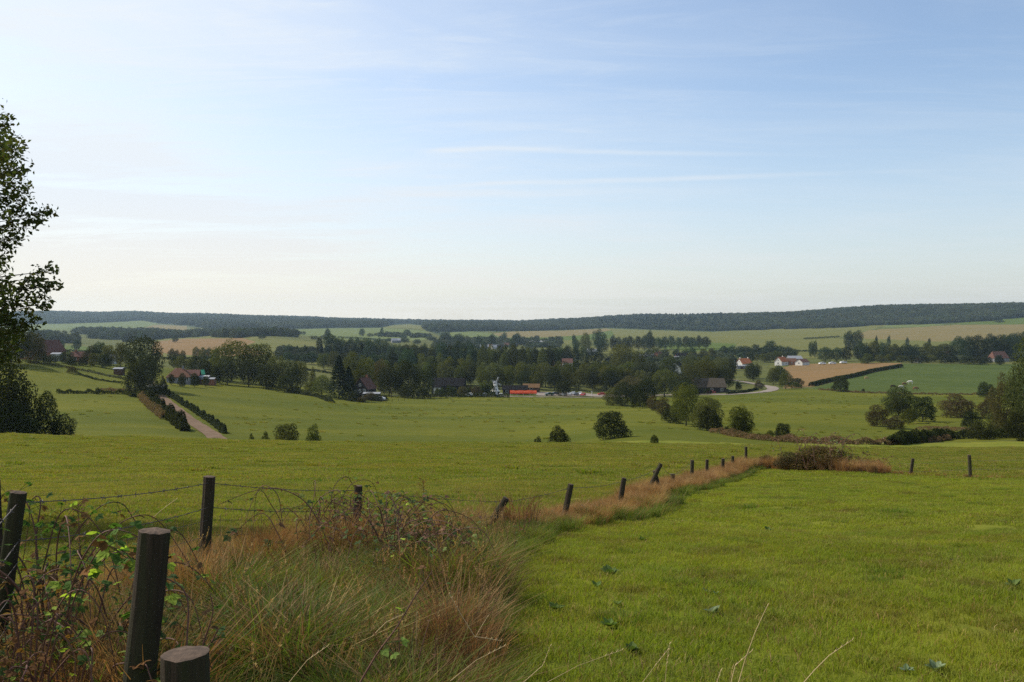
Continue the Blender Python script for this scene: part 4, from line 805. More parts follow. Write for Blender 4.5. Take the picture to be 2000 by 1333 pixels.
house('greenhouse', 1070, 1420, 34, 9, 2.6, 1.2, 2, R_white, R_white, 'white greenhouse, lower of two on the far central slope', cat='greenhouse')
for i, (px, y, L, lb, wm, rm) in enumerate(((946, 1300, 12, 'pale far village house, leftmost of five', W_grey, R_grey), (955, 1330, 10, 'red roofed far village house beside the leftmost', W_brick, R_red), (968, 1310, 12, 'white far village house in the middle of five', W_white, R_grey),
        (978, 1290, 10, 'grey far village house right of the middle', W_grey, R_dark), (992, 1400, 12, 'far village house below the greenhouse trees', W_grey, R_red), (770, 1430, 9, 'pale roofed far farm left of centre', W_grey, R_grey), (779, 1440, 6, 'small far cottage beside the pale roofed farm', W_grey, R_grey),
        (1156, 1060, 12, 'lilac grey far house under the grey green trees', BLUEG, R_grey), (1096, 740, 14, 'dark far house left in the row above the avenue', W_brick, R_dark), (1108, 735, 8, 'pale far house in the row above the avenue', W_white, R_red))):
    house('far_house', px, y, L, 8, 3.6, 3.2, 10 * (i % 3), wm, rm, lb, ws('f', (-2.5, 2.5), 1.2), group='far village houses')

# windmill: white conical tower, dark boat-shaped cap, four sails, dark base
def windmill(px, y):
    p = at(px, y); o = empty('windmill', p, R(18), 'small white windmill with conical tower and raised sails on dark base', 'windmill')
    b = MB(); b.tube([(0, 0, -.5), (0, 0, 1.9)], [2.5, 2.3], 8); b.build('base', W_dark, o)
    b = MB(); b.tube([(0, 0, 1.9), (0, 0, 3.0), (0, 0, 5.6)], [1.95, 1.6, .85], 8); b.tube([(0, 0, 1.84), (0, 0, 1.98)], [2.5, 2.5], 8); b.build('tower', plain('mill_white', (.8, .78, .72)), o)
    b = MB(); b.tube([(0, 0, 5.6), (0, 0, 6.0), (0, 0, 6.6), (0, 0, 6.8)], [1.0, 1.05, .55, .1], 10); b.build('cap', R_grey, o)
    b = MB(); b.tube([(0, -.8, 6.0), (0, -1.6, 6.05)], .12, 6); b.build('shaft', W_wood, o)
    for k in range(4):
        a = R(20 + 90 * k); d = Vector((math.sin(a), 0, math.cos(a))); n = Vector((math.cos(a), 0, -math.sin(a))); c0 = Vector((0, -1.6, 6.05)); L = 2.9
        m = MB(); m.tube([c0, c0 + d * L], .07, 5)
        for j in range(9): q = c0 + d * (.6 + j * .28); m.tube([q, q + n * .55], .025, 4)
        m.tube([c0 + d * .6 + n * .55, c0 + d * L + n * .55], .03, 4); m.build('sail', FRM, o)
    for z, u in ((2.4, 0), (3.9, 0)): m = MB(); m.box(-.22, .22, -1.95 + (z - 2.4) * .42, -1.6 + (z - 2.4) * .42, z, z + .6); m.build('window', GL, o)
    m = MB(); m.box(-.5, .5, -2.45, -2.3, 0, 1.7); m.build('door', FRM, o)
    return o
windmill(967, 428)
# terrace awning: long orange canopy on posts
def awning(px, y):
    p = at(px, y); o = empty('awning', p, R(2), 'long bright orange awning over the terrace right of the windmill', 'awning')
    b = MB(); n = 24; L = 12.5
    for s in range(n):
        x0, x1 = -L / 2 + L * s / n, -L / 2 + L * (s + 1) / n; f0, f1 = 2.75 + .08 * math.sin(s * .8), 2.75 + .08 * math.sin((s + 1) * .8)
        b.add([(x0, -2.0, 1.9), (x1, -2.0, 1.9), (x1, 1.4, f1), (x0, 1.4, f0), (x0, -2.05, 1.4 + .12 * math.sin(s * 2.1)), (x1, -2.05, 1.4 + .12 * math.sin(s * 2.1 + 2.1))], [(0, 1, 2, 3), (4, 5, 1, 0)])
    b.build('canopy', ORG, o)
    for x in (-6, -3, 0, 3, 6): m = MB(); m.tube([(x, -1.95, -.3), (x, -1.95, 1.9)], .05, 6); m.build('post', FRM, o)
    return o
awning(1022, 420)
house('cafe', 1006, 438, 12, 6, 2.4, 1.8, 0, W_dark, R_dark, 'low dark cafe behind the long orange awning', ws('f', (-4, -1, 2), .8), cat='cafe', door=('f', 4.2, 1.2, 2.0))
house('kiosk', 1038, 452, 8, 4, 2.6, 1.6, -8, W_wood, plain('tan_tile', (.17, .10, .05)), 'small kiosk with tan sloping roof behind the orange awning', ws('f', (0,), 1.0), cat='kiosk')

# ------------------------------------------------------------------ cars
M_rub = mat('rubber', (.02, .02, .02)); M_chr = mat('rim', (.5, .5, .5), rough=.3)
def paint(n, c): return mat('paint_' + n, c, rough=.3, spec=.6)
def car_parts():
    prof = [(-2.1, .35), (-2.15, .75), (-2.0, .95), (-1.2, 1.02), (-.55, 1.42), (.75, 1.45), (1.55, 1.05), (2.05, .9), (2.12, .35)]
    b = MB(); b.prism(prof, -.82, .82); body = b.mesh('body', paint('silver', (.4, .42, .44)))
    g_ = MB(); g_.prism([(-1.0, 1.03), (-.5, 1.36), (.7, 1.39), (1.35, 1.05)], -.832, .832); g_.prism([(-1.15, 1.06), (-.6, 1.40), (-.56, 1.37), (-1.1, 1.04)], -.7, .7); glass = g_.mesh('window', GL)
    w_ = MB(); w_.tube([(0, -.1, 0), (0, .1, 0)], .32, 14); tyre = w_.mesh('wheel', M_rub, True); r_ = MB(); r_.tube([(0, -.11, 0), (0, .11, 0)], .19, 10); rim = r_.mesh('rim', M_chr)
    return body, glass, tyre, rim
CARP = car_parts()
def car(px, y, rz, colm, label, sc=1.0):
    p = at(px, y); p.z += .16; o = empty('parked_car', p, R(rz), label, 'car', 'cars parked in the valley')
    c = link(bpy.data.objects.new('body', CARP[0]), o); c.material_slots[0].link = 'OBJECT'; c.material_slots[0].material = colm
    link(bpy.data.objects.new('window', CARP[1]), o)
    for x in (-1.35, 1.3):
        for yy in (-.75, .75):
            t = link(bpy.data.objects.new('wheel', CARP[2]), o); t.location = (x, yy, .32); link(bpy.data.objects.new('rim', CARP[3]), t)
    o.scale = (sc, sc, sc); return o
P_dk, P_wh, P_rd, P_bl, P_gn, P_sv = paint('dark', (.02, .025, .03)), paint('white', (.8, .8, .8)), paint('red', (.4, .03, .02)), paint('blue', (.05, .1, .3)), paint('green', (.02, .07, .06)), paint('pale', (.45, .46, .48))
for a in ((1073, 428, 14, P_gn, 'dark green car, nearest the orange awning'), (1084, 436, 20, P_dk, 'black car just right of the dark green one'), (1101, 426, 70, P_sv, 'silver car between the two thin trunks'), (1112, 432, 80, P_wh, 'white car behind the silver one'),
          (1120, 440, 85, P_sv, 'silver car at the back of the car park'), (1126, 430, 75, P_dk, 'small dark car in the middle of the car park'), (1133, 438, 80, P_wh, 'white car right of the small dark one'), (1139, 430, 70, P_rd, 'red car at the right of the parked group'),
          (1176, 440, 5, P_rd, 'red car near the right end of the car park'), (918, 412, 4, P_wh, 'white car on the road left of the windmill'), (945, 412, 3, P_sv, 'silver car just left of the windmill'), (979, 411, 80, P_wh, 'white car seen end-on right of the windmill'),
          (1389, 438, 3, P_rd, 'dark red car on the verge before the thatched farm'), (1418, 446, 0, P_dk, 'black car by the wing of the thatched farm'), (1606, 748, 10, P_wh, 'white car, left of three under the right trees'), (1626, 745, 0, P_wh, 'white van like car, middle of three under the right trees'), (1647, 745, 15, P_wh, 'white car, right of three under the right trees'),
          (742, 342, 0, P_wh, 'white car beside the gabled house annex')):
    car(*a, sc=1.0 if a[1] < 600 else 1.35)

# ------------------------------------------------------------------ cattle, sheep
def skin_mesh(name, verts, edges, radii, mt, sub=1):
    me = bpy.data.meshes.new(name); me.from_pydata(verts, edges, []); me.materials.append(mt); o = bpy.data.objects.new(name, me); scene.collection.objects.link(o)
    md = o.modifiers.new('s', 'SKIN'); md.use_smooth_shade = True
    for v, r_ in zip(me.skin_vertices[0].data, radii): v.radius = r_ if isinstance(r_, tuple) else (r_, r_)
    me.skin_vertices[0].data[0].use_root = True
    o.modifiers.new('b', 'SUBSURF').levels = sub; o.modifiers['b'].render_levels = sub
    dg = bpy.context.evaluated_depsgraph_get(); m2 = bpy.data.meshes.new_from_object(o.evaluated_get(dg)); bpy.data.objects.remove(o); m2.name = name
    return m2
def cow_mesh():
    V = [(0, 0, 1.05), (-.45, 0, 1.1), (-.8, 0, 1.15), (.5, 0, 1.05), (.8, 0, 1.15), (1.15, 0, .95), (1.35, 0, .62), (1.52, 0, .40),
         (.6, .2, .75), (.6, .22, .38), (.6, .22, .02), (.6, -.2, .75), (.65, -.22, .38), (.62, -.22, .02), (-.7, .22, .8), (-.85, .22, .45), (-.75, .22, .02), (-.7, -.22, .8), (-.82, -.22, .45), (-.72, -.22, .02), (-.98, 0, 1.05), (-1.05, 0, .55)]
    E = [(0, 1), (1, 2), (0, 3), (3, 4), (4, 5), (5, 6), (6, 7), (3, 8), (8, 9), (9, 10), (3, 11), (11, 12), (12, 13), (1, 14), (14, 15), (15, 16), (1, 17), (17, 18), (18, 19), (2, 20), (20, 21)]
    r_ = [(.36, .40), (.35, .38), (.26, .28), (.33, .40), (.22, .28), (.15, .2), (.13, .15), (.08, .09), .13, .065, .06, .13, .065, .06, .16, .07, .06, .16, .07, .06, .04, .03]
    return skin_mesh('body', V, E, r_, plain('hide', (.7, .66, .58)))
COW = cow_mesh()
def cow(px, row, rz, m_, label, sc=1.0, name='cow', y0=330, y1=620, grp='cattle on the green pasture'):
    p = at(px, yat(px, row, y0, y1)); o = empty(name, p, R(rz), label, name, grp); c = link(bpy.data.objects.new('body', COW), o); c.material_slots[0].link = 'OBJECT'; c.material_slots[0].material = m_; o.scale = (sc,) * 3
    for s in (-1, 1): m = MB(); m.tube([(1.2, .1 * s, 1.0), (1.2, .27 * s, 1.02)], [.05, .015], 5); m.build('ear', m_, o)
C_w, C_b, C_d = plain('hide_cream', (.75, .70, .60)), plain('hide_brown', (.22, .12, .06)), plain('hide_dark', (.05, .035, .025))
C_t = plain('hide_tan', (.42, .30, .14))
for a in ((1692, 742, 10, C_t, 'tan cow lying alone near the dark crop edge'), (1778, 750, 170, C_w, 'white cow, farthest right and highest of the herd'), (1744, 759, 5, C_d, 'dark cow at the left of the herd'), (1766, 754, 20, C_b, 'brown cow in the middle of the herd'),
          (1760, 760, 190, C_w, 'cream cow just behind the tall meadow tree'), (1788, 763, 0, C_b, 'brown cow right of the tall meadow tree')): cow(*a, sc=1.25)
cow(1728, 871, 80, C_w, 'small white sheep seen end-on at the rusty ditch bank', .62, 'sheep', 130, 200, None)

# ------------------------------------------------------------------ poles and distant posts
def pole(px, y, top, r_, label, name='utility_pole', cat='pole', mt=None):
    p = at(px, y); h = zrow(top, y) - p.z; o = empty(name, p, 0, label, cat); b = MB(); b.tube([(0, 0, -.3), (0, 0, h)], [r_, r_ * .7], 8); b.build('pole', mt or W_wood, o)
    b = MB(); b.box(-.6, .6, -.05, .05, h - .5, h - .38); b.build('crossbar', mt or W_wood, o)
pole(764, 365, 757, .12, 'thin dark pole standing in the grass right of the gabled house')
pole(1156, 430, 764, .22, 'short white post at the edge of the car park', 'signpost', 'sign', W_white)
for a in ((1095, 420, 752, 14, 'young street tree, left of two thin trunks in the car park'), (1106, 422, 750, 14, 'young street tree, right of two thin trunks in the car park')):
    tree('oak_dark', a[0], a[1], a[2] - 6, a[3] + 4, a[4], 'young street trees')
def farfence(pts, hgt, label, n=14):
    W = [Vector(((px - 1000) / F * y, y, 0)) for px, y in pts]; o = empty('field_fence', (W[0].x, W[0].y, H(W[0].x, W[0].y)), 0, label, 'fence', 'distant field fences'); inv = Vector(o.location)
    L = []
    for i in range(n):
        f = i / (n - 1) * (len(W) - 1); k = min(int(f), len(W) - 2); q = W[k].lerp(W[k + 1], f - k); z = H(q.x, q.y); L.append(Vector((q.x, q.y, z)))
        b = MB(); b.tube([Vector((q.x, q.y, z - .3)) - inv, Vector((q.x + .03, q.y, z + hgt)) - inv], .07, 6); b.build('post', W_wood, o)
    for h_ in (.55, .95): b = MB(); b.tube([p + Vector((0, 0, hgt * h_)) - inv for p in L], .015, 4); b.build('wire', M_wire, o)
M_wire = mat('rusty_wire', (.10, .08, .07), rough=.6)
farfence([(735, 332), (760, 335), (790, 345)], 1.1, 'short wooden fence on the grass right of the gabled house', 6)
farfence([(60, 346), (120, 344), (235, 335)], 1.2, 'post fence along the top of the upper left meadow', 12)
# ------------------------------------------------------------------ the near fence
M_post = mat('weathered_post', (.05, .036, .025), (.085, .06, .042), scale=9, rough=.95, bump=(1.0, .02, 30), stretch=(6, 6, .5), obj=True, third=((.03, .024, .016), 2), big=((.05, .05, .024), 3))
M_pend = mat('post_end_grain', (.06, .042, .03), (.11, .075, .052), scale=30, rough=.95, bump=(.8, .006, 60), obj=True)
rp = random.Random(4)
def post_mesh(foot, top, r_, seed=0, cap=.0022):
    rn = random.Random(seed); d = top - foot; n = 10; k = 20; b = MB(); ax = d.normalized(); a = ax.cross(Vector((0, 1, .1))).normalized(); c = ax.cross(a); ph = [rn.uniform(0, 6.28) for _ in range(6)]
    vs = []; fs = []
    for i in range(n + 1):
        q = foot + d * (i / n)
        for j in range(k):
            t = 2 * math.pi * j / k; rr = r_ * (1 + .05 * math.sin(t * 2 + ph[0]) + .035 * math.sin(t * 5 + ph[1]) + .025 * math.sin(t * 9 + ph[2]) + .03 * math.sin(i * 1.1 + ph[3] + t)) * (1.06 - .08 * i / n)
            vs.append(q + (a * math.cos(t) + c * math.sin(t)) * rr + (ax * rn.uniform(-cap, cap) if i == n else Vector()))
    fs = [(i * k + j, i * k + (j + 1) % k, (i + 1) * k + (j + 1) % k, (i + 1) * k + j) for i in range(n) for j in range(k)]
    b.add(vs, fs, 0)
    rim = vs[-k:]; inner = [v * .45 + top * .55 + ax * .004 for v in rim]; b.add(rim + inner + [top + ax * .003], [(j, (j + 1) % k, k + (j + 1) % k, k + j) for j in range(k)] + [(k + j, k + (j + 1) % k, 2 * k) for j in range(k)], 1)
    return b
def lone_post(px, y, toppx, top, r_, label, seed, depth=.15, tilt=0.):
    p = at(px, y); yt = y + tilt; t = Vector(((toppx - 1000) / F * yt, yt, zrow(top, yt))); b = post_mesh(Vector((0, 0, -depth)), t - p, r_, seed)
    o = b.build('wooden_post', [M_post, M_pend], None, False); o.location = p; return tag(o, label, 'post', 'thick foreground posts')
lone_post(238, 3.35, 303, 1037, .054, 'thick upright round fence post, tallest in the left foreground', 1, .3)
lone_post(366, 2.55, 362, 1276, .066, 'thick sawn stump at the bottom edge right of the tall post', 2, .3)
def fpost(parent, px, y, tpx, top, r_, seed, label=None, tilt=0.):
    p = at(px, y); yt = y + tilt; t = Vector(((tpx - 1000) / F * yt, yt, zrow(top, yt))); o = post_mesh(p - parent.location - Vector((0, 0, .25)), t - parent.location, r_, seed).build('post', [M_post, M_pend], parent, False)
    if label: o['label'] = label
    return t
fn = empty('wire_fence', at(403, 7), 0, 'old fence of leaning posts and barbed wire running diagonally through dry grass', 'fence')
T = []
T.append(fpost(fn, -34, 4.4, 36, 962, .037, 3, 'gnarled leaning stump post at the left edge'))
fpost(fn, 10, 4.5, -8, 938, .022, 33, 'thin dark stick beside the gnarled stump post')
T.append(fpost(fn, 392, 7.0, 409, 931, .044, 4, 'straight dark post right of the tall foreground post'))
T.append(fpost(fn, 692, 9.5, 700, 949, .043, 5, 'flat topped dark post in the bramble'))
T.append(fpost(fn, 918, 11.3, 989, 973, .045, 6, 'strongly leaning mossy post'))
T.append(fpost(fn, 1092, 13, 1115, 946, .042, 7, 'thin grey leaning post'))
T.append(fpost(fn, 1203, 16.8, 1219, 934, .045, 8))
T.append(fpost(fn, 1250, 22, 1291, 906, .05, 9, 'long leaning post of the crossed pair'))
fpost(fn, 1300, 22.1, 1278, 920, .045, 10, 'short strut crossing the long leaning post')
T.append(fpost(fn, 1314, 25, 1314, 926, .06, 11, 'short stubby post'))
for px, y, tp, top, s in ((1351, 28.5, 1352, 899, 12), (1380, 33, 1381, 898, 13), (1411, 38, 1412, 896, 14), (1432, 42, 1431, 891, 15), (1457, 46, 1457, 873, 16), (1642, 43, 1642, 886, 17), (1777, 40, 1783, 896, 18), (1896, 37, 1893, 889, 19), (2062, 34, 2060, 884, 20)):
    T.append(fpost(fn, px, y, tp, top, .07 if y > 36 else .055, s))
def wire(parent, name, pts, r_, barbs=0, sag=.03, mt=M_wire):
    P = []
    for a, b_ in zip(pts[:-1], pts[1:]):
        for k in range(12): t = k / 12; P.append(a.lerp(b_, t) - Vector((0, 0, sag * 4 * t * (1 - t) * (b_ - a).length / 3)))
    P.append(pts[-1]); m = MB(); m.tube([p - parent.location for p in P], r_, 5)
    if barbs:
        acc = 0
        for a, b_ in zip(P[:-1], P[1:]):
            L = (b_ - a).length; acc += L
            if acc > barbs:
                acc = 0; q = a - parent.location
                for e in range(2): v = Vector((rp.uniform(-1, 1), rp.uniform(-1, 1), rp.uniform(-1, 1))).normalized() * .016; m.tube([q - v, q + v], r_ * .8, 4)
    return m.build(name, mt, parent)
dn = lambda pts, f: [p - Vector((0, 0, f)) for p in pts]
farl = Vector(((-260 - 1000) / F * 2.6, 2.6, -.95))
wire(fn, 'barbed_wire', [farl] + dn(T[:9], .05), .0028, .11)
wire(fn, 'barbed_wire', [farl - Vector((0, 0, .2))] + dn(T[:4], .24), .0026, .13, .04)
for k, d_ in enumerate((.34, .46, .58)): wire(fn, 'mesh_wire', [farl - Vector((0, 0, .3 + .1 * k))] + dn(T[:3], d_), .0016, 0, .01)
m = MB()
for a, b_ in zip(T[:2], T[1:3]):
    L = (b_ - a).length
    for k in range(1, int(L / .15)): q = a.lerp(b_, k * .15 / L) - fn.location; m.tube([q - Vector((0, 0, .30)), q - Vector((.01, 0, .75))], .0012, 3)
m.build('mesh_stay', M_wire, fn)
wire(fn, 'barbed_wire', dn(T[13:], .25), .004, 0, .01); wire(fn, 'barbed_wire', dn(T[13:], .6), .004, 0, .01)

# ------------------------------------------------------------------ grass
def blademat(name, a, b, third, trans=.45, tcol=(1.25, 1.3, .55), rnd=.25, scale=.5, stretch=None): return mat(name, a, b, scale=scale, rough=.75, trans=trans, tcol=tcol, third=(third, 3), rnd=rnd, spec=.25, stretch=stretch)
B_short = blademat('short_grass_blade', (.175, .22, .014), (.235, .255, .02), (.16, .15, .022))
B_past = blademat('pasture_blade', (.16, .19, .015), (.22, .205, .026), (.12, .16, .014), scale=.2, stretch=(.5, 1.4, 1))
B_lush = blademat('lush_blade', (.085, .13, .016), (.14, .17, .022), (.055, .09, .011))
B_straw = mat('straw_blade', (.27, .17, .055), (.40, .27, .09), scale=1.5, rough=.7, trans=.35, tcol=(1.15, 1.0, .7), rnd=.5, spec=.1, third=((.15, .08, .035), 3))
B_red = mat('russet_blade', (.28, .145, .045), (.44, .26, .08), scale=1.5, rough=.7, trans=.35, tcol=(1.15, .95, .65), rnd=.6, spec=.1, third=((.13, .065, .028), 3))
def blades(seed, n, rx, ry, h, wd, lean, mt, straw=0., disc=False, mt2=None, curl=1., clump=0):
    rng = np.random.RandomState(seed); x = rng.uniform(-rx, rx, n); y = rng.uniform(-ry, ry, n)
    if disc: a = rng.uniform(0, 6.28, n); q = rx * rng.rand(n) ** .6; x, y = q * np.cos(a), q * np.sin(a)
    hh = h * rng.uniform(.45, 1.2, n)
    if clump: hh *= .55 + .75 * (np.sin(x * clump + seed) * np.sin(y * clump * 1.1 + 1) * .5 + .5)
    az = rng.uniform(0, 6.28, n) if not disc else np.arctan2(y, x) + rng.normal(0, .7, n); ln = lean * rng.uniform(.2, 1.3, n) * hh
    dx, dy = np.cos(az), np.sin(az); fa = rng.uniform(0, 6.28, n); wx, wy = np.cos(fa) * wd * .5, np.sin(fa) * wd * .5; s = rng.uniform(.7, 1.3, n); wx, wy = wx * s, wy * s
    B0 = np.stack([x - wx, y - wy, np.full(n, -.03 * h / .05 * .3)], 1); B1 = np.stack([x + wx, y + wy, B0[:, 2]], 1)
    mx, my, mz = x + dx * ln * .35, y + dy * ln * .35, hh * .58
    M0 = np.stack([mx - wx * .8, my - wy * .8, mz], 1); M1 = np.stack([mx + wx * .8, my + wy * .8, mz], 1)
    tx, ty, tz = x + dx * ln, y + dy * ln, hh * (1 - .18 * curl * rng.rand(n))
    T0 = np.stack([tx - wx * .12, ty - wy * .12, tz], 1); T1 = np.stack([tx + wx * .12, ty + wy * .12, tz], 1)
    V = np.stack([B0, B1, M1, M0, T1, T0], 1).reshape(-1, 3); b = np.arange(n)[:, None] * 6
    Fq = np.concatenate([b + np.array([[0, 1, 2, 3]]), b + np.array([[3, 2, 4, 5]])], 0)
    mi = None
    if mt2 is not None: k = (rng.rand(n) < straw).astype(int); mi = np.concatenate([k, k])
    return npmesh('blades', V, Fq, [mt] + ([mt2] if mt2 else []), midx=mi)
def placed(xy, seed, smin=.85, smax=1.15, lift=0., zs=None, mod=0.):
    rng = np.random.RandomState(seed); x, y = xy[:, 0], xy[:, 1]; n = len(x); z = HT(x, y); e = .25
    nx = -(HT(x + e, y) - HT(x - e, y)) / (2 * e); ny = -(HT(x, y + e) - HT(x, y - e)) / (2 * e); rot = np.zeros((n, 3))
    for i in range(n):
        q = Vector((nx[i], ny[i], 1)).to_track_quat('Z', 'Y').to_matrix() @ Matrix.Rotation(rng.uniform(0, 6.283), 3, 'Z'); rot[i] = q.to_euler()
    s = rng.uniform(smin, smax, n) * (1 + mod * (noise2(x, y, 2.6, .7) - .55)); sc = np.stack([s, s, s * (zs if zs is not None else 1)], 1)
    return np.stack([x, y, z + lift], 1), rot, sc
def fan(y0, y1, step, seed, jit=.5, marg=60):
    rng = np.random.RandomState(seed); xs = np.arange(-y1 * .66, y1 * .66, step); ys = np.arange(y0, y1, step); gx, gy = np.meshgrid(xs, ys); gx = gx.ravel() + rng.uniform(-jit, jit, gx.size) * step; gy = gy.ravel() + rng.uniform(-jit, jit, gy.size) * step
    px = 1000 + F * gx / np.maximum(gy, .1); k = (px > -marg - 200 / np.maximum(gy, 1)) & (px < 2000 + marg + 200 / np.maximum(gy, 1)) & (gy > y0) & (gy < y1); return np.stack([gx[k], gy[k]], 1)
def noise2(x, y, f, s): return .5 + .25 * (np.sin(x * f + s) * np.sin(y * f * 1.3 + s * 2) + np.sin(x * f * 2.3 + y * f * 1.7 + s) + np.sin(y * f * 2.9 - x * f + s * 3) * .6)
sh = [blades(i, 900, .3, .3, .052, .0045, .8, B_short, .07, mt2=B_straw, clump=14) for i in range(4)]
sh2 = [blades(20 + i, 1500, .6, .6, .06, .009, .8, B_short, .05, mt2=B_straw, clump=8) for i in range(4)]
sp2 = [blades(30 + i, 1300, .6, .6, .075, .009, .8, B_past, .16, mt2=B_straw, clump=7) for i in range(4)]
sp3 = [blades(40 + i, 1700, 1.2, 1.2, .10, .022, .8, B_past, .12, mt2=B_straw, clump=3.5) for i in range(4)]
sh3 = [blades(50 + i, 1700, 1.2, 1.2, .075, .02, .8, B_short, .04, mt2=B_straw, clump=3.5) for i in range(4)]
rgi = np.random.RandomState(3)
def sc_(name, xy, pr, seed, label, **k):
    P_, r_, s_ = placed(xy, seed, **k); return scatter(name, P_, r_, s_, rgi.randint(0, len(pr), len(P_)), pr, label=label)
a = fan(2.2, 13, .40, 1); k = inpoly(a[:, 0], a[:, 1], OWN)
sc_('grass', a[k], sh, 11, 'short bright turf close to the camera', zs=None)
sc_('grass', a[~k & (a[:, 1] > 4)], [blades(60 + i, 1000, .3, .3, .07, .005, .9, B_past, .2, mt2=B_straw, clump=12) for i in range(3)], 12, 'longer duller grass just beyond the fence')
a = fan(13, 34, .82, 2); k = inpoly(a[:, 0], a[:, 1], OWN)
sc_('grass', a[k], sh2, 13, 'short bright turf in the middle of the near pasture'); sc_('grass', a[~k], sp2, 14, 'dull grass of the sloping pasture beyond the fence')
a = fan(34, 112, 1.7, 3); k = inpoly(a[:, 0], a[:, 1], OWN)
sc_('grass', a[k], sh3, 15, 'bright turf at the far corner of the near pasture'); sc_('grass', a[~k], sp3, 16, 'dull grass reaching up to the brow')

# rough vegetation along the fence
fp = np.array(FW); seg = np.hypot(*np.diff(fp, axis=0).T); cum = np.concatenate([[0], np.cumsum(seg)])
def along(s0, s1, n, lo, hi, seed):
    rng = np.random.RandomState(seed); s = rng.uniform(s0, s1, n); k = np.clip(np.searchsorted(cum, s) - 1, 0, len(seg) - 1); t = (s - cum[k]) / seg[k]; p = fp[k] + (fp[k + 1] - fp[k]) * t[:, None]; d = (fp[k + 1] - fp[k]) / seg[k][:, None]
    off = rng.uniform(lo, hi, n) if lo != hi else lo; return p + np.stack([d[:, 1], -d[:, 0]], 1) * off[:, None], s     # + is the near-pasture side
S_P3, S_P5, S_P6, S_P8, S_P14, S_C = cum[2], cum[4], cum[5], cum[7], cum[13], cum[14]
rough = ROUGH
def tuft(seed, n, r_, h, wd, lean, mt, straw=0, mt2=None): return blades(seed, n, r_, r_, h, wd, lean, mt, straw, True, mt2)
dry = [tuft(100 + i, 260, .16, .62, .006, .42, B_red, .45, B_straw) for i in range(4)]
B_str2 = mat('shaded_straw_blade', (.20, .122, .036), (.31, .20, .065), scale=1.5, rough=.7, trans=.3, tcol=(1.15, 1.0, .7), rnd=.6, spec=.1, third=((.08, .045, .02), 3))  # darker straw copy: bramble shade and backlighting put into the blade colour
dryd = [tuft(150 + i, 240, .17, .55, .006, .7, B_str2, .25, B_red) for i in range(4)]
straw = [tuft(110 + i, 240, .2, .36, .005, 1.25, B_str2, .5, B_lush) for i in range(4)]
lush = [tuft(120 + i, 260, .2, .36, .007, .8, B_lush, .12, B_straw) for i in range(4)]
a, s = along(S_P6 - 1.5, S_C + .5, 1150, -.35, .62, 21); sc_('dry_grass', a, dry, 22, 'reddish dry grass along the leaning posts', smin=.5, smax=.85, mod=.4, zs=np.interp(s, [S_P6, S_P8, S_P14], [.55, .8, 1.15]))
a, s = along(S_P5 - 1, S_C + 2, 420, .35, .95, 23); sc_('tall_grass', a, lush, 24, 'dark green grass at the foot of the dry fence strip', smin=.2, smax=.75, mod=.8)
a, s = along(S_P5 - 1.5, S_P6, 90, -.3, .5, 61); sc_('dry_grass', a, dry, 62, 'low reddish dry grass round the strongly leaning post', smin=.2, smax=.32)
a, s = along(cum[1] - 3, S_P5, 330, -.5, .5, 25); sc_('dry_grass', a, dry, 26, 'brown dry grass under the barbed wire at left', smin=.3, smax=.62, mod=.6)
a, s = along(S_C - 1, S_C + 6.5, 170, -.5, 1.2, 29); sc_('dry_grass', a, dry, 30, 'dry grass skirt round the corner mound', smin=.6, smax=1.15)
a, s = along(S_C + 4, cum[-1], 120, -.1, .1, 27); sc_('dry_grass', a, dry, 28, 'thin dry grass under the right hand posts', smin=.15, smax=.35)
def inside(poly, n, seed):
    rng = np.random.RandomState(seed); P_ = np.array(poly); x = rng.uniform(P_[:, 0].min(), P_[:, 0].max(), n); y = rng.uniform(P_[:, 1].min(), P_[:, 1].max(), n); k = inpoly(x, y, poly); return np.stack([x[k], y[k]], 1)
a = inside(rough, 2600, 31); px = 1000 + F * a[:, 0] / a[:, 1]; nz = noise2(a[:, 0], a[:, 1], 2.2, .5)
fd = np.min(np.hypot(a[:, None, 0] - fp[None, :6, 0], a[:, None, 1] - fp[None, :6, 1]), 1)
green = ((px > 340) & (px < 780) & (a[:, 1] > 3.5) & (a[:, 1] < 7.6) & (nz > .36)) | (nz > .78)
rd = np.random.RandomState(8); u = rd.rand(len(a)); brown = ~green & ((a[:, 1] > 7.2) | (px < 330) | ((px > 850) & (a[:, 1] < 5.2))) & (u < .7)
near_ = (a[:, 1] < 3.6) | ((a[:, 1] > 8.2) & (rd.rand(len(a)) < .8))
sc_('tall_grass', a[green & ~near_], lush, 32, 'lush green grass behind the tall foreground post', smin=.35, smax=.85, mod=1.1)
sc_('dry_grass', a[brown & ~near_ & (u < .5)], dryd, 33, 'brown matted dry grass in the bramble corner', smin=.3, smax=.75, mod=1.3)
sc_('straw', a[~green & ~brown & ~near_], straw, 34, 'pale tangled straw in the lower middle foreground', smin=.4, smax=.95, mod=1.3)
a = inside(rough, 1600, 35); sc_('tall_grass', a[a[:, 1] > 2.8], lush, 36, 'green undergrowth between the straw', smin=.3, smax=.6)

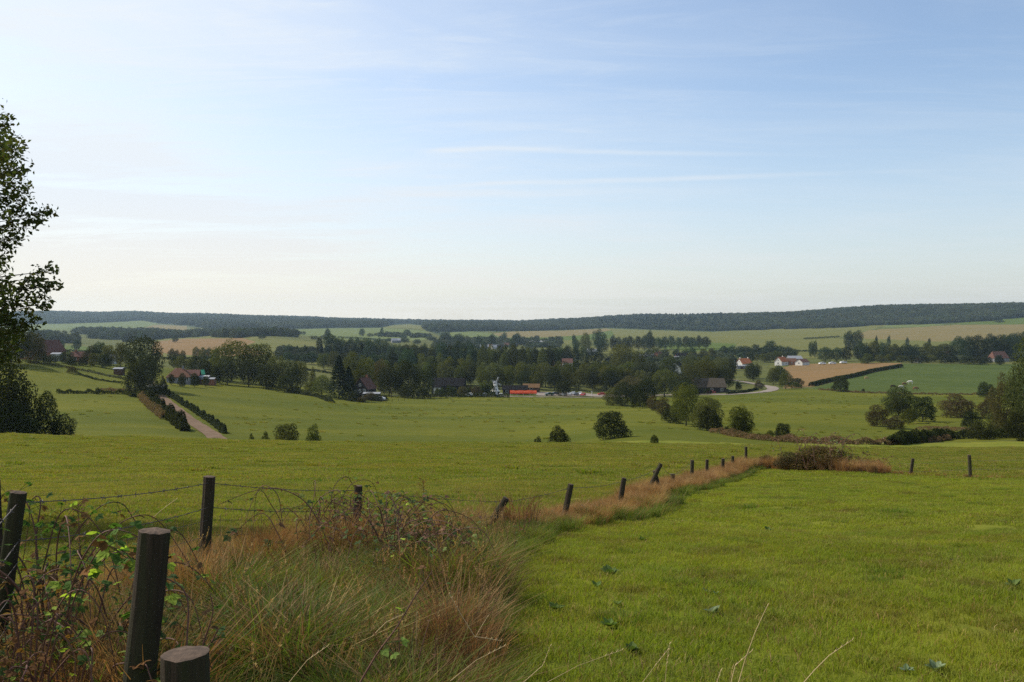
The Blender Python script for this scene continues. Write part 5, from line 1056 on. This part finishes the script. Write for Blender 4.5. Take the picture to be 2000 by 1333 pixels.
M_cane = mat('bramble_cane', (.10, .045, .035), (.14, .07, .045), scale=6, rough=.7); M_bl = leafmat('bramble_leaf', (.05, .10, .022), (.08, .13, .028), (.035, .075, .018), trans=.4, scale=5)
M_bly = leafmat('bramble_leaf_bright', (.20, .28, .04), (.24, .30, .05), (.14, .21, .035), trans=.5, scale=5); M_blr = leafmat('withered_leaf', (.15, .07, .025), (.20, .10, .035), (.09, .045, .02), trans=.35, scale=5)
def leaflet(m, c, d, n, L, mi):
    s = d.cross(n).normalized(); w = L * .36; z = n * L
    pts = [c, c + d * L * .25 + s * w * .8 + z * .05, c + d * L * .55 + s * w + z * .04, c + d * L * .85 + s * w * .45, c + d * L - z * .07, c + d * L * .85 - s * w * .45, c + d * L * .55 - s * w + z * .04, c + d * L * .25 - s * w * .8 + z * .05, c + d * L * .5 - z * .03]
    m.add(pts, [(0, 1, 8), (1, 2, 8), (2, 3, 8), (3, 4, 8), (4, 5, 8), (5, 6, 8), (6, 7, 8), (7, 0, 8)], mi)
B_dk = blademat('dark_turf_blade', (.10, .15, .012), (.14, .18, .015), (.08, .12, .012))
def culm_mesh(seed, n=7, H_=.62):
    rn = random.Random(seed); b = MB()
    for i in range(n):
        a = rn.uniform(0, 6.28); h = H_ * rn.uniform(.6, 1.1); ln = rn.uniform(.05, .35) * h; x0, y0 = rn.uniform(-.1, .1), rn.uniform(-.1, .1); P = [Vector((x0 + math.cos(a) * ln * t * t, y0 + math.sin(a) * ln * t * t, h * t - .08 * h * t ** 4)) for t in (0, .3, .6, .8, 1)]
        b.tube(P, [.0018, .0016, .0013, .001, .0006], 4)
        for j in range(26):
            t = rn.uniform(.74, 1); q = P[3].lerp(P[4], (t - .74) / .26); v = Vector((rn.uniform(-1, 1), rn.uniform(-1, 1), rn.uniform(.5, 1.6))).normalized() * .03 * (1.15 - t + .3); s_ = Vector((-v.y, v.x, 0)).normalized() * .003; b.add([q, q + v * .5 + s_, q + v, q + v * .5 - s_], [(0, 1, 2, 3)])
    return b.mesh('culm', B_straw)
hum = [tuft(130 + i, 300, .26, .12, .007, .9, B_dk, .1, B_straw) for i in range(3)]; humf = [tuft(140 + i, 160, .5, .26, .04, .9, B_past, .12, B_straw) for i in range(3)]
culm = [culm_mesh(i) for i in range(4)]
a = inside(rough, 420, 71); sc_('seed_heads', a[a[:, 1] > 3.4], culm, 72, 'grass stems with seed heads over the rough corner', smin=.5, smax=.95)
a, s = along(cum[2], S_C, 200, -.4, .5, 73); sc_('seed_heads', a, culm, 74, 'grass stems with seed heads along the fence', smin=.5, smax=.9, zs=np.interp(s, [cum[2], S_P8, S_P14], [.45, .5, 1.0]))
def weed_mesh(seed, h, n, L, mi_mats, stem):
    rn = random.Random(seed); b = MB()
    for k in range(rn.choice((3, 4, 5))):
        a = rn.uniform(0, 6.28); hh = h * rn.uniform(.55, 1.1); ln = rn.uniform(.1, .5) * hh; P = [Vector((math.cos(a) * ln * t, math.sin(a) * ln * t, hh * t)) for t in (0, .35, .7, 1)]
        b.tube(P, [.004 * stem, .003 * stem, .002 * stem, .001], 4, 0)
        for j in range(n):
            t = rn.uniform(.1, 1); q = P[0].lerp(P[3], t); aa = j * 2.4; d = Vector((math.cos(aa), math.sin(aa), rn.uniform(-.3, .5))).normalized(); nn = Vector((rn.uniform(-.5, .5), rn.uniform(-.5, .5), 1)).normalized(); leaflet(b, q, d, nn, L * rn.uniform(.5, 1.2) * (1.2 - .5 * t), 1)
    return b.mesh('weed', mi_mats)
def pick(xy, f, s0, th): return xy[noise2(xy[:, 0], xy[:, 1], f, s0) > th]
a = fan(4.5, 16, .5, 41); k = inpoly(a[:, 0], a[:, 1], OWN); sc_('grass_tuft', pick(a[k], 1.7, .2, .72), hum, 42, 'scattered darker tufts in the near turf', smin=.2, smax=.6)
a = fan(16, 40, .9, 43); sc_('grass_tuft', pick(a, .9, 1.2, .80), hum, 44, 'darker tufts in the middle distance', smin=.5, smax=1.0)
a = fan(8, 40, .6, 45); k = inpoly(a[:, 0], a[:, 1], OWN); sc_('grass_tuft', pick(a[~k], 1.1, 2.2, .78), hum, 46, 'darker tufts on the sloping pasture', smin=.3, smax=.8)
a = fan(40, 112, 1.9, 47); sc_('grass_tuft', pick(a, .33, 1.2, .74), humf, 48, 'tufts on the far part of the sloping pasture', smin=.5, smax=1.1)
a = fan(150, 420, 4.2, 49, marg=0); px = 1000 + F * a[:, 0] / a[:, 1]; rw_ = HY - F * HT(a[:, 0], a[:, 1]) / a[:, 1]
a = a[(rw_ > 772) & ~((px > 250) & (px < 460))]; sc_('grass_tuft', a[np.random.RandomState(4).rand(len(a)) < .10 * (1 + 3 * (noise2(a[:, 0], a[:, 1], .03, 2.0) > .6))], humf, 50, 'rough tufts on the valley meadow', smin=.5, smax=1.6)

wd_g = [weed_mesh(i, .34, 12, .05, [M_cane, M_bl], 1) for i in range(4)]; wd_b = [weed_mesh(20 + i, .5, 9, .035, [M_cane, M_blr], 1.2) for i in range(4)]
a = inside(rough, 520, 81); px = 1000 + F * a[:, 0] / a[:, 1]; k = (a[:, 1] > 3.9) & (noise2(a[:, 0], a[:, 1], 1.9, 3.1) > .42); sc_('leafy_weeds', a[k], wd_g, 82, 'dark leafy weeds tangled in the rough corner', smin=.4, smax=1.0)
a = inside(rough, 620, 83); k = (a[:, 1] > 3.6) & (noise2(a[:, 0], a[:, 1], 2.3, 1.1) > .5); sc_('dead_stems', a[k], wd_b, 84, 'brown dead stems tangled in the rough corner', smin=.45, smax=1.1)
a, s = along(cum[1], S_C, 160, -.4, .7, 85); sc_('dead_stems', a, wd_b, 86, 'brown dead stems along the fence', smin=.25, smax=.5)
a = fan(4.2, 26, .8, 87); k = inpoly(a[:, 0], a[:, 1], OWN) & (np.random.RandomState(5).rand(len(a)) < .22); sc_('leafy_weeds', a[k], wd_g, 88, 'small clover and weeds dotted through the near turf', smin=.12, smax=.34)

# ------------------------------------------------------------------ brambles: canes, leaves of three leaflets
def bramble(px, y, label, canes, leafn, L, mats, seed, group='brambles along the fence', w_=(.5, .35, .15), rr=.004, name='bramble', cat='bramble'):
    rn = random.Random(seed); p = at(px, y); o = empty(name, p, 0, label, cat, group); fol = MB(); M_ = [c for c in canes]
    for c in canes:
        P = [Vector(q) for q in c]; sm = []
        for i in range(len(P) - 1):
            a0, a1, a2, a3 = [P[min(max(k, 0), len(P) - 1)] for k in (i - 1, i, i + 1, i + 2)]
            for k in range(7): t = k / 7; sm.append(.5 * ((2 * a1) + (a2 - a0) * t + (2 * a0 - 5 * a1 + 4 * a2 - a3) * t * t + (3 * a1 - 3 * a2 + a3 - a0) * t ** 3))
        sm.append(P[-1]); m = MB(); n = len(sm); m.tube(sm, [rr * (1.2 - .75 * i / n) for i in range(n)], 5)
        for i in range(3, n - 1, 2): v = Vector((rn.uniform(-1, 1), rn.uniform(-1, 1), rn.uniform(-.2, .6))).normalized() * .012; m.tube([sm[i], sm[i] + v], [rr * .5, .0003], 3)
        m.build('cane', M_cane, o)
        for j in range(leafn):
            i = rn.randrange(2, n); q = sm[i]; d = Vector((rn.uniform(-1, 1), rn.uniform(-1, 1), rn.uniform(-.3, .7))).normalized(); st = q + d * rn.uniform(.03, .08); fol.tube([q, st], .0014, 3, 0)
            mi = 0 if (x_ := rn.random()) < w_[0] else 1 if x_ < w_[0] + w_[1] else 2; nn = Vector((rn.uniform(-.9, .9), rn.uniform(-.9, .9), 1)).normalized()
            for a_ in (-1.1, 0, 1.1):
                dd = (Matrix.Rotation(a_, 3, nn) @ d); dd = (dd - nn * dd.dot(nn) * .8 + Vector((0, 0, -.25))).normalized(); leaflet(fol, st, dd, nn, L * rn.uniform(.7, 1.15) * (1 if a_ == 0 else .8), mi)
    fol.build('foliage', mats, o); return o
BM = [M_bl, M_bly, M_blr]
def rc(rn, h, reach, az=None, n=5, x0=.15):
    az = rn.uniform(0, 6.28) if az is None else az; bx_, by_ = rn.uniform(-x0, x0), rn.uniform(-x0, x0); pk = rn.uniform(.45, .75)
    return [(bx_ + math.cos(az) * reach * t + rn.uniform(-.03, .03), by_ + math.sin(az) * reach * t, h * (1 - ((t - pk) / pk) ** 2) if t < pk else h * (1 - .55 * ((t - pk) / (1 - pk)) ** 2)) for t in [i / n for i in range(n + 1)]]
rb = random.Random(12)
# arching canes on the fence, given by image positions of their bends
def arch(pts, y): b = at(pts[0][0], y); return [Vector(((px - 1000) / F * y, y + dy, zrow(row, y))) - b for px, row, dy in pts]
bramble(665, 7.4, 'bramble with one long bare cane arching high over the wire', [arch([(665, 1150, 0), (640, 1060, 0), (600, 985, 0), (545, 955, 0), (490, 962, .05), (420, 990, .1)], 7.4)], 7, .05, BM, 1, w_=(.5, .1, .4), rr=.005)
bramble(590, 7.2, 'leafy bramble with dark leaves hanging left of the long arch', [arch([(640, 1150, 0), (600, 1060, 0), (560, 1010, .1), (520, 1030, .1), (500, 1060, .1)], 7.2), arch([(600, 1160, 0), (580, 1100, 0), (550, 1060, 0), (520, 1080, 0)], 7.2)], 10, .06, [M_bl, M_bl, M_blr], 2)
bramble(735, 8.4, 'tangled brown bramble around the flat topped post', [arch([(700, 1110, 0), (655, 1030, 0), (652, 965, 0), (690, 985, 0), (730, 1040, 0)], 8.2), arch([(760, 1120, 0), (760, 1060, 0), (810, 1025, 0), (855, 1050, 0), (880, 1120, 0)], 8.2), arch([(720, 1110, 0), (750, 1030, 0), (800, 1015, 0), (860, 1040, 0)], 8.6)] + [rc(rb, .55, .8) for _ in range(16)], 12, .03, BM, 3, w_=(.45, .1, .45), rr=.0045)
bramble(805, 7.8, 'dense bramble heap left of the strongly leaning post', [rc(rb, rb.uniform(.2, .42), rb.uniform(.3, .7)) for _ in range(30)], 18, .032, BM, 4, w_=(.6, .12, .28))
bramble(760, 7.0, 'bramble heap in the middle of the rough corner', [rc(rb, rb.uniform(.4, .7), rb.uniform(.5, 1.0)) for _ in range(26)], 17, .032, BM, 5, w_=(.6, .08, .32))
bramble(600, 8.2, 'brown stemmed bramble behind the long arching cane', [rc(rb, rb.uniform(.5, .8), rb.uniform(.4, .9)) for _ in range(16)], 7, .03, BM, 6, w_=(.4, .1, .5))
bramble(120, 3.7, 'bramble with big bright yellow green leaves at the left edge', [arch([(20, 1333, 0), (40, 1150, 0), (90, 1050, 0), (150, 1040, 0), (210, 1090, 0), (225, 1180, 0)], 3.7), arch([(60, 1300, 0), (90, 1150, .1), (150, 1090, .1), (200, 1130, .1), (215, 1200, 0)], 3.7), arch([(-20, 1333, 0), (0, 1200, 0), (60, 1080, 0), (110, 1100, 0)], 3.6)], 17, .052, [M_bl, M_bly, M_blr], 7, w_=(.42, .5, .08))
bramble(80, 4.6, 'dark thorny tangle behind the bright leaved bramble', [rc(rb, rb.uniform(.5, .95), rb.uniform(.4, .9)) for _ in range(18)], 18, .04, BM, 8, w_=(.55, .08, .37))
bramble(200, 4.2, 'reddish stemmed thicket left of the tall foreground post', [rc(rb, rb.uniform(.4, .7), rb.uniform(.4, .8)) for _ in range(18)], 16, .038, BM, 9, w_=(.45, .15, .4))
bramble(60, 3.4, 'dead brown stems at the bottom left corner', [rc(rb, rb.uniform(.4, .75), rb.uniform(.1, .5)) for _ in range(20)], 7, .03, BM, 10, w_=(.2, .15, .65), rr=.0035)
bramble(215, 3.5, 'thin bramble with bright low leaves beside the tall post', [rc(rb, rb.uniform(.3, .5), rb.uniform(.2, .6)) for _ in range(9)], 9, .04, BM, 11, w_=(.3, .55, .15))
bramble(385, 3.3, 'thorny briar curling between the tall post and the stump', [arch([(440, 1400, 0), (420, 1290, 0), (400, 1180, .1), (345, 1140, .1), (325, 1150, .1)], 3.3), arch([(340, 1380, 0), (350, 1270, 0), (370, 1200, 0), (365, 1160, 0)], 3.3), arch([(420, 1290, 0), (445, 1260, 0), (460, 1230, 0)], 3.3)], 6, .03, BM, 12, w_=(.5, .25, .25), rr=.0035)
bramble(700, 3.2, 'long dry bramble cane slanting across the lower foreground', [arch([(605, 1340, 0), (640, 1280, 0), (680, 1225, 0), (715, 1170, .05), (745, 1130, .1)], 3.2)], 5, .03, BM, 13, w_=(.1, .5, .4), rr=.0035)
bramble(1585, 43.5, 'thin canes sticking out of the corner mound', [rc(rb, rb.uniform(1.3, 1.9), rb.uniform(1.2, 2.6), x0=1.2) for _ in range(26)], 8, .09, BM, 14, w_=(.3, .05, .65), rr=.010)
bramble(1668, 42.5, 'wispy canes at the right foot of the corner mound', [rc(rb, rb.uniform(.5, .9), rb.uniform(.6, 1.4), x0=.9) for _ in range(18)], 12, .08, BM, 15, w_=(.2, .05, .75), rr=.008)
# tall dead herb behind the fence
def herb(px, y, top, label, seed):
    rn = random.Random(seed); p = at(px, y); h = zrow(top, y) - p.z; o = empty('dead_herb', p, 0, label, 'dead plant'); m = MB(); m.tube([(0, 0, 0), (.02, 0, h * .5), (.0, 0, h)], [.005, .004, .002], 5); m.build('stem', M_cane, o); f = MB()
    for i in range(60):
        z = h * rn.uniform(.35, 1); a = rn.uniform(0, 6.28); r_ = (1.08 - z / h) * .13 + .02; q = Vector((math.cos(a) * r_, math.sin(a) * r_, z + r_ * .7)); f.tube([(0, 0, z), q], .0012, 3, 0); leaflet(f, q, Vector((math.cos(a), math.sin(a), .6)).normalized(), Vector((0, 0, 1)), .022, 0)
    f.build('seed_head', M_blr, o)
herb(826, 9.5, 936, 'tall dead flower stalk with seed heads behind the bramble', 1); herb(152, 5.2, 985, 'thin dead stalk right of the leaning stump post', 2); herb(652, 8.6, 958, 'thin upright dead stem left of the flat topped post', 3)

# ------------------------------------------------------------------ single straws and dock plants
M_straw = mat('dry_stalk', (.42, .30, .15), (.52, .38, .20), scale=8, rough=.6)
def stalk(pts, y, r_, label, dz=None):
    b = at(pts[0][0], y); P = [Vector(((px - 1000) / F * y, y, zrow(row, y))) - b for px, row in pts]; m = MB(); n = len(P); m.tube(P, [r_ * .62 * (1 - .6 * i / n) for i in range(n)], 5)
    d = (P[-1] - P[-2]).normalized()
    for i in range(7): q = P[-1] - d * .012 * i; v = Vector((.006 * (-1) ** i, .003, .008)); m.tube([q, q + v], [.0012, .0004], 3)
    o = m.build('dry_stalk', M_straw); o.location = b; tag(o, label, 'stalk', 'single dry stalks')
stalk([(1438, 1350), (1455, 1290), (1475, 1235), (1499, 1183)], 3.0, .0028, 'longest pale stalk rising from the bottom edge right of centre')
stalk([(1425, 1345), (1436, 1300), (1468, 1272)], 3.0, .0025, 'short pale stalk leaning right beside the longest stalk')
stalk([(1396, 1345), (1408, 1310)], 3.0, .0025, 'shortest pale stub at the bottom edge')
stalk([(1560, 1345), (1590, 1310), (1620, 1280), (1665, 1250)], 3.0, .0025, 'curved pale stalk at bottom right')
stalk([(1298, 1345), (1303, 1290), (1308, 1258)], 3.2, .0018, 'thin brown stalk left of the longest pale stalk')
stalk([(1250, 1340), (1280, 1300), (1304, 1270)], 3.2, .0014, 'fine slanting stalk crossing the thin brown stalk')
stalk([(1065, 1335), (1130, 1300), (1215, 1270)], 3.6, .0014, 'long fine stalk lying low at bottom centre')
stalk([(928, 1245), (900, 1200), (877, 1160)], 4.2, .003, 'bright straw leaning left in the middle of the straw patch')
stalk([(930, 1244), (955, 1248), (978, 1252)], 4.2, .0028, 'bright short straw lying to the right of the leaning one')
stalk([(928, 1246), (940, 1225), (952, 1205)], 4.2, .0022, 'short straw forming a fork with the leaning one')
stalk([(720, 1250), (755, 1215), (793, 1198)], 4.2, .0026, 'pale straw bending right in the straw patch')
stalk([(812, 1268), (813, 1230), (814, 1198)], 4.2, .0018, 'thin upright straw in the middle of the patch')
stalk([(300, 1010), (320, 993), (345, 975)], 4.6, .0022, 'pale grass stalk slanting above the tall post')
stalk([(555, 1345), (600, 1290), (640, 1262)], 3.2, .0022, 'pale straw leaning right at bottom left of the patch')
stalk([(1020, 1335), (1060, 1300), (1075, 1262)], 3.4, .0018, 'thin straw at the right edge of the straw patch')
stalk([(880, 1330), (930, 1290), (985, 1262)], 3.6, .0020, 'low slanting straw below the forked one')
stalk([(1135, 985), (1148, 997), (1165, 1012)], 13, .006, 'pale broken straw on the dry strip by the thin grey post')
M_dock = mat('dock_leaf', (.07, .12, .022), (.11, .16, .03), scale=10, rough=.8, trans=.3, rnd=.4, spec=.15)
M_dockp = mat('dock_leaf_pale', (.13, .18, .09), (.17, .22, .11), scale=10, rough=.75, trans=.2, rnd=.3, spec=.2)
def dock(px, row, n, L, label, mt, seed):
    rn = random.Random(seed); y = yat(px, row, 3, 20); p = at(px, y); m = MB()
    for i in range(n):
        a = i * 2.4 + rn.uniform(-.3, .3); el = rn.uniform(.25, 1.0); d = Vector((math.cos(a) * math.cos(el), math.sin(a) * math.cos(el), math.sin(el))); nn = Vector((-math.cos(a) * math.sin(el), -math.sin(a) * math.sin(el), math.cos(el))); leaflet(m, Vector((0, 0, .015)), d, nn, L * rn.uniform(.5, .9), 0)
    o = m.build('dock_plant', mt); o.location = p; tag(o, label, 'weed', 'broad leaved weeds in the turf')
for i, a in enumerate(((1192, 1125, 11, .12, 'large dock plant nearest the rough corner in the turf', M_dock), (1392, 1203, 9, .085, 'grey green rosette with pale leaves, middle of the turf', M_dockp), (1378, 1160, 4, .06, 'two pale leaves above the grey green rosette', M_dockp), (1398, 1166, 3, .05, 'small pale leaf right of the two pale leaves', M_dockp),
        (1232, 1278, 12, .08, 'dark dock plant low at bottom centre', M_dock), (1190, 1228, 11, .085, 'dark dock plant above the low one', M_dock), (1165, 1150, 8, .07, 'small dock plant left below the large one', M_dock), (1828, 1315, 10, .085, 'dock rosette near the bottom right corner', M_dockp), (1770, 1315, 6, .06, 'small yellowish rosette left of the corner rosette', M_dockp), (1980, 1150, 10, .10, 'dark dock plant at the right edge', M_dock), (1255, 1060, 9, .1, 'flat dark weed behind the large dock plant', M_dock),
        (1205, 1185, 7, .06, 'small dark weed between the dock plants', M_dock), (1085, 1195, 9, .09, 'dark weed at the border of the straw patch', M_dock), (1500, 1040, 8, .1, 'far dark weed in the upper turf', M_dock), (1545, 985, 7, .1, 'far dark weed near the top of the turf', M_dock))): dock(*a, 50 + i)

# ------------------------------------------------------------------ tree hanging in from the left
def near_tree():
    rn = random.Random(6); rng = np.random.RandomState(6); y0 = 14.0; base = Vector((-11.6, y0 + .3, H(-11.6, y0 + .3))); o = empty('leafy_tree', base, 0, 'leafy tree leaning in at the left edge with leaves against the sky', 'tree')
    def P3(px, row, dy=0): y = y0 + dy; return Vector(((px - 1000) / F * y, y, zrow(row, y))) - base
    tips = [(2, 232), (8, 250), (0, 268), (16, 290), (30, 292), (4, 310), (38, 332), (12, 340), (25, 362), (45, 372), (14, 385), (40, 392), (0, 400), (30, 412), (60, 425), (80, 418), (95, 414), (76, 432), (55, 442), (20, 440), (28, 462), (10, 480), (0, 510), (5, 560),
            (60, 545), (80, 532), (98, 530), (70, 556), (90, 560), (52, 562), (82, 578), (102, 560), (66, 590), (44, 582), (88, 595), (30, 596), (12, 590), (60, 612), (0, 620), (22, 632), (45, 640), (8, 655), (66, 628), (28, 662), (0, 690), (10, 700)]
    cl = [(P3(px, row, rn.uniform(-.6, .6)), .13 if px > 45 else .19, 34 if px > 45 else 62) for px, row in tips]
    for i in range(420):
        px = -rn.uniform(0, 640); f = 1 - (px / -640) * .25; row = rn.uniform(150, 760 if px < -60 else 680); z_ = P3(px, row, rn.uniform(-2.4, 2.6))
        if (px > -40 and row < 275) or (px > -120 and row < 215): continue
        cl.append((z_, .32, 90))
    for i in range(22): cl.append((P3(-rn.uniform(15, 55), rn.uniform(300, 700), rn.uniform(-1, 1)), .24, 75))
    br = MB(); tr_ = MB(); tr_.tube([Vector((0, 0, -.4)), Vector((.1, 0, 1.2)), Vector((.0, .1, 3)), Vector((.2, 0, 5)), Vector((.1, 0, 7))], [.24, .19, .15, .1, .03], 10)
    Ps, Ns = [], []
    for q, r_, n in cl:
        zb = max(.8, min(6.5, q.z - 1.2)); st = Vector((.05, 0, zb)); mid = st.lerp(q, .55) + Vector((0, 0, .25 * (q - st).length * .3)); rr = .028 if n < 80 else .02
        br.tube([st, mid, q], [rr, rr * .45, .004], 4)
        for j in range(5): v = Vector((rn.uniform(-1, 1), rn.uniform(-1, 1), rn.uniform(-1, 1))) * r_ * .9; br.tube([q - (q - mid).normalized() * .1, q + v * .5, q + v], [.004, .003, .0015], 3)
        d = rng.normal(size=(n, 3)); d /= np.linalg.norm(d, axis=1, keepdims=True); Ps.append(np.array(q) + d * (r_ * rng.uniform(.2, 1.25, n))[:, None]); Ns.append(rng.normal(size=(n, 3)) + np.array([0, 0, .7]))
    V, Fc = leafquads(np.concatenate(Ps), np.concatenate(Ns), .085, rng, .55, .12); link(bpy.data.objects.new('crown', npmesh('crown', V, Fc, leafmat('near_leaf', (.045, .06, .014), (.07, .085, .018), (.075, .048, .018), trans=.35, scale=3))), o)
    tr_.build('trunk', M_bark, o, True); br.build('branch', M_bark, o)
near_tree()

# ------------------------------------------------------------------ haze
hm = bpy.data.materials.new('haze'); hm.use_nodes = True; hn = hm.node_tree.nodes; hn.clear(); pv = hn.new('ShaderNodeVolumePrincipled'); ho = hn.new('ShaderNodeOutputMaterial')
pv.inputs['Color'].default_value = (.58, .78, 1, 1); pv.inputs['Density'].default_value = 5.2e-5; pv.inputs['Anisotropy'].default_value = .25
hm.node_tree.links.new(pv.outputs['Volume'], ho.inputs['Volume'])
hb = MB(); hb.box(-6800, 6800, -6800, 6800, -160, 190); hz_o = hb.build('haze', hm); tag(hz_o, None, None, None, 'stuff')
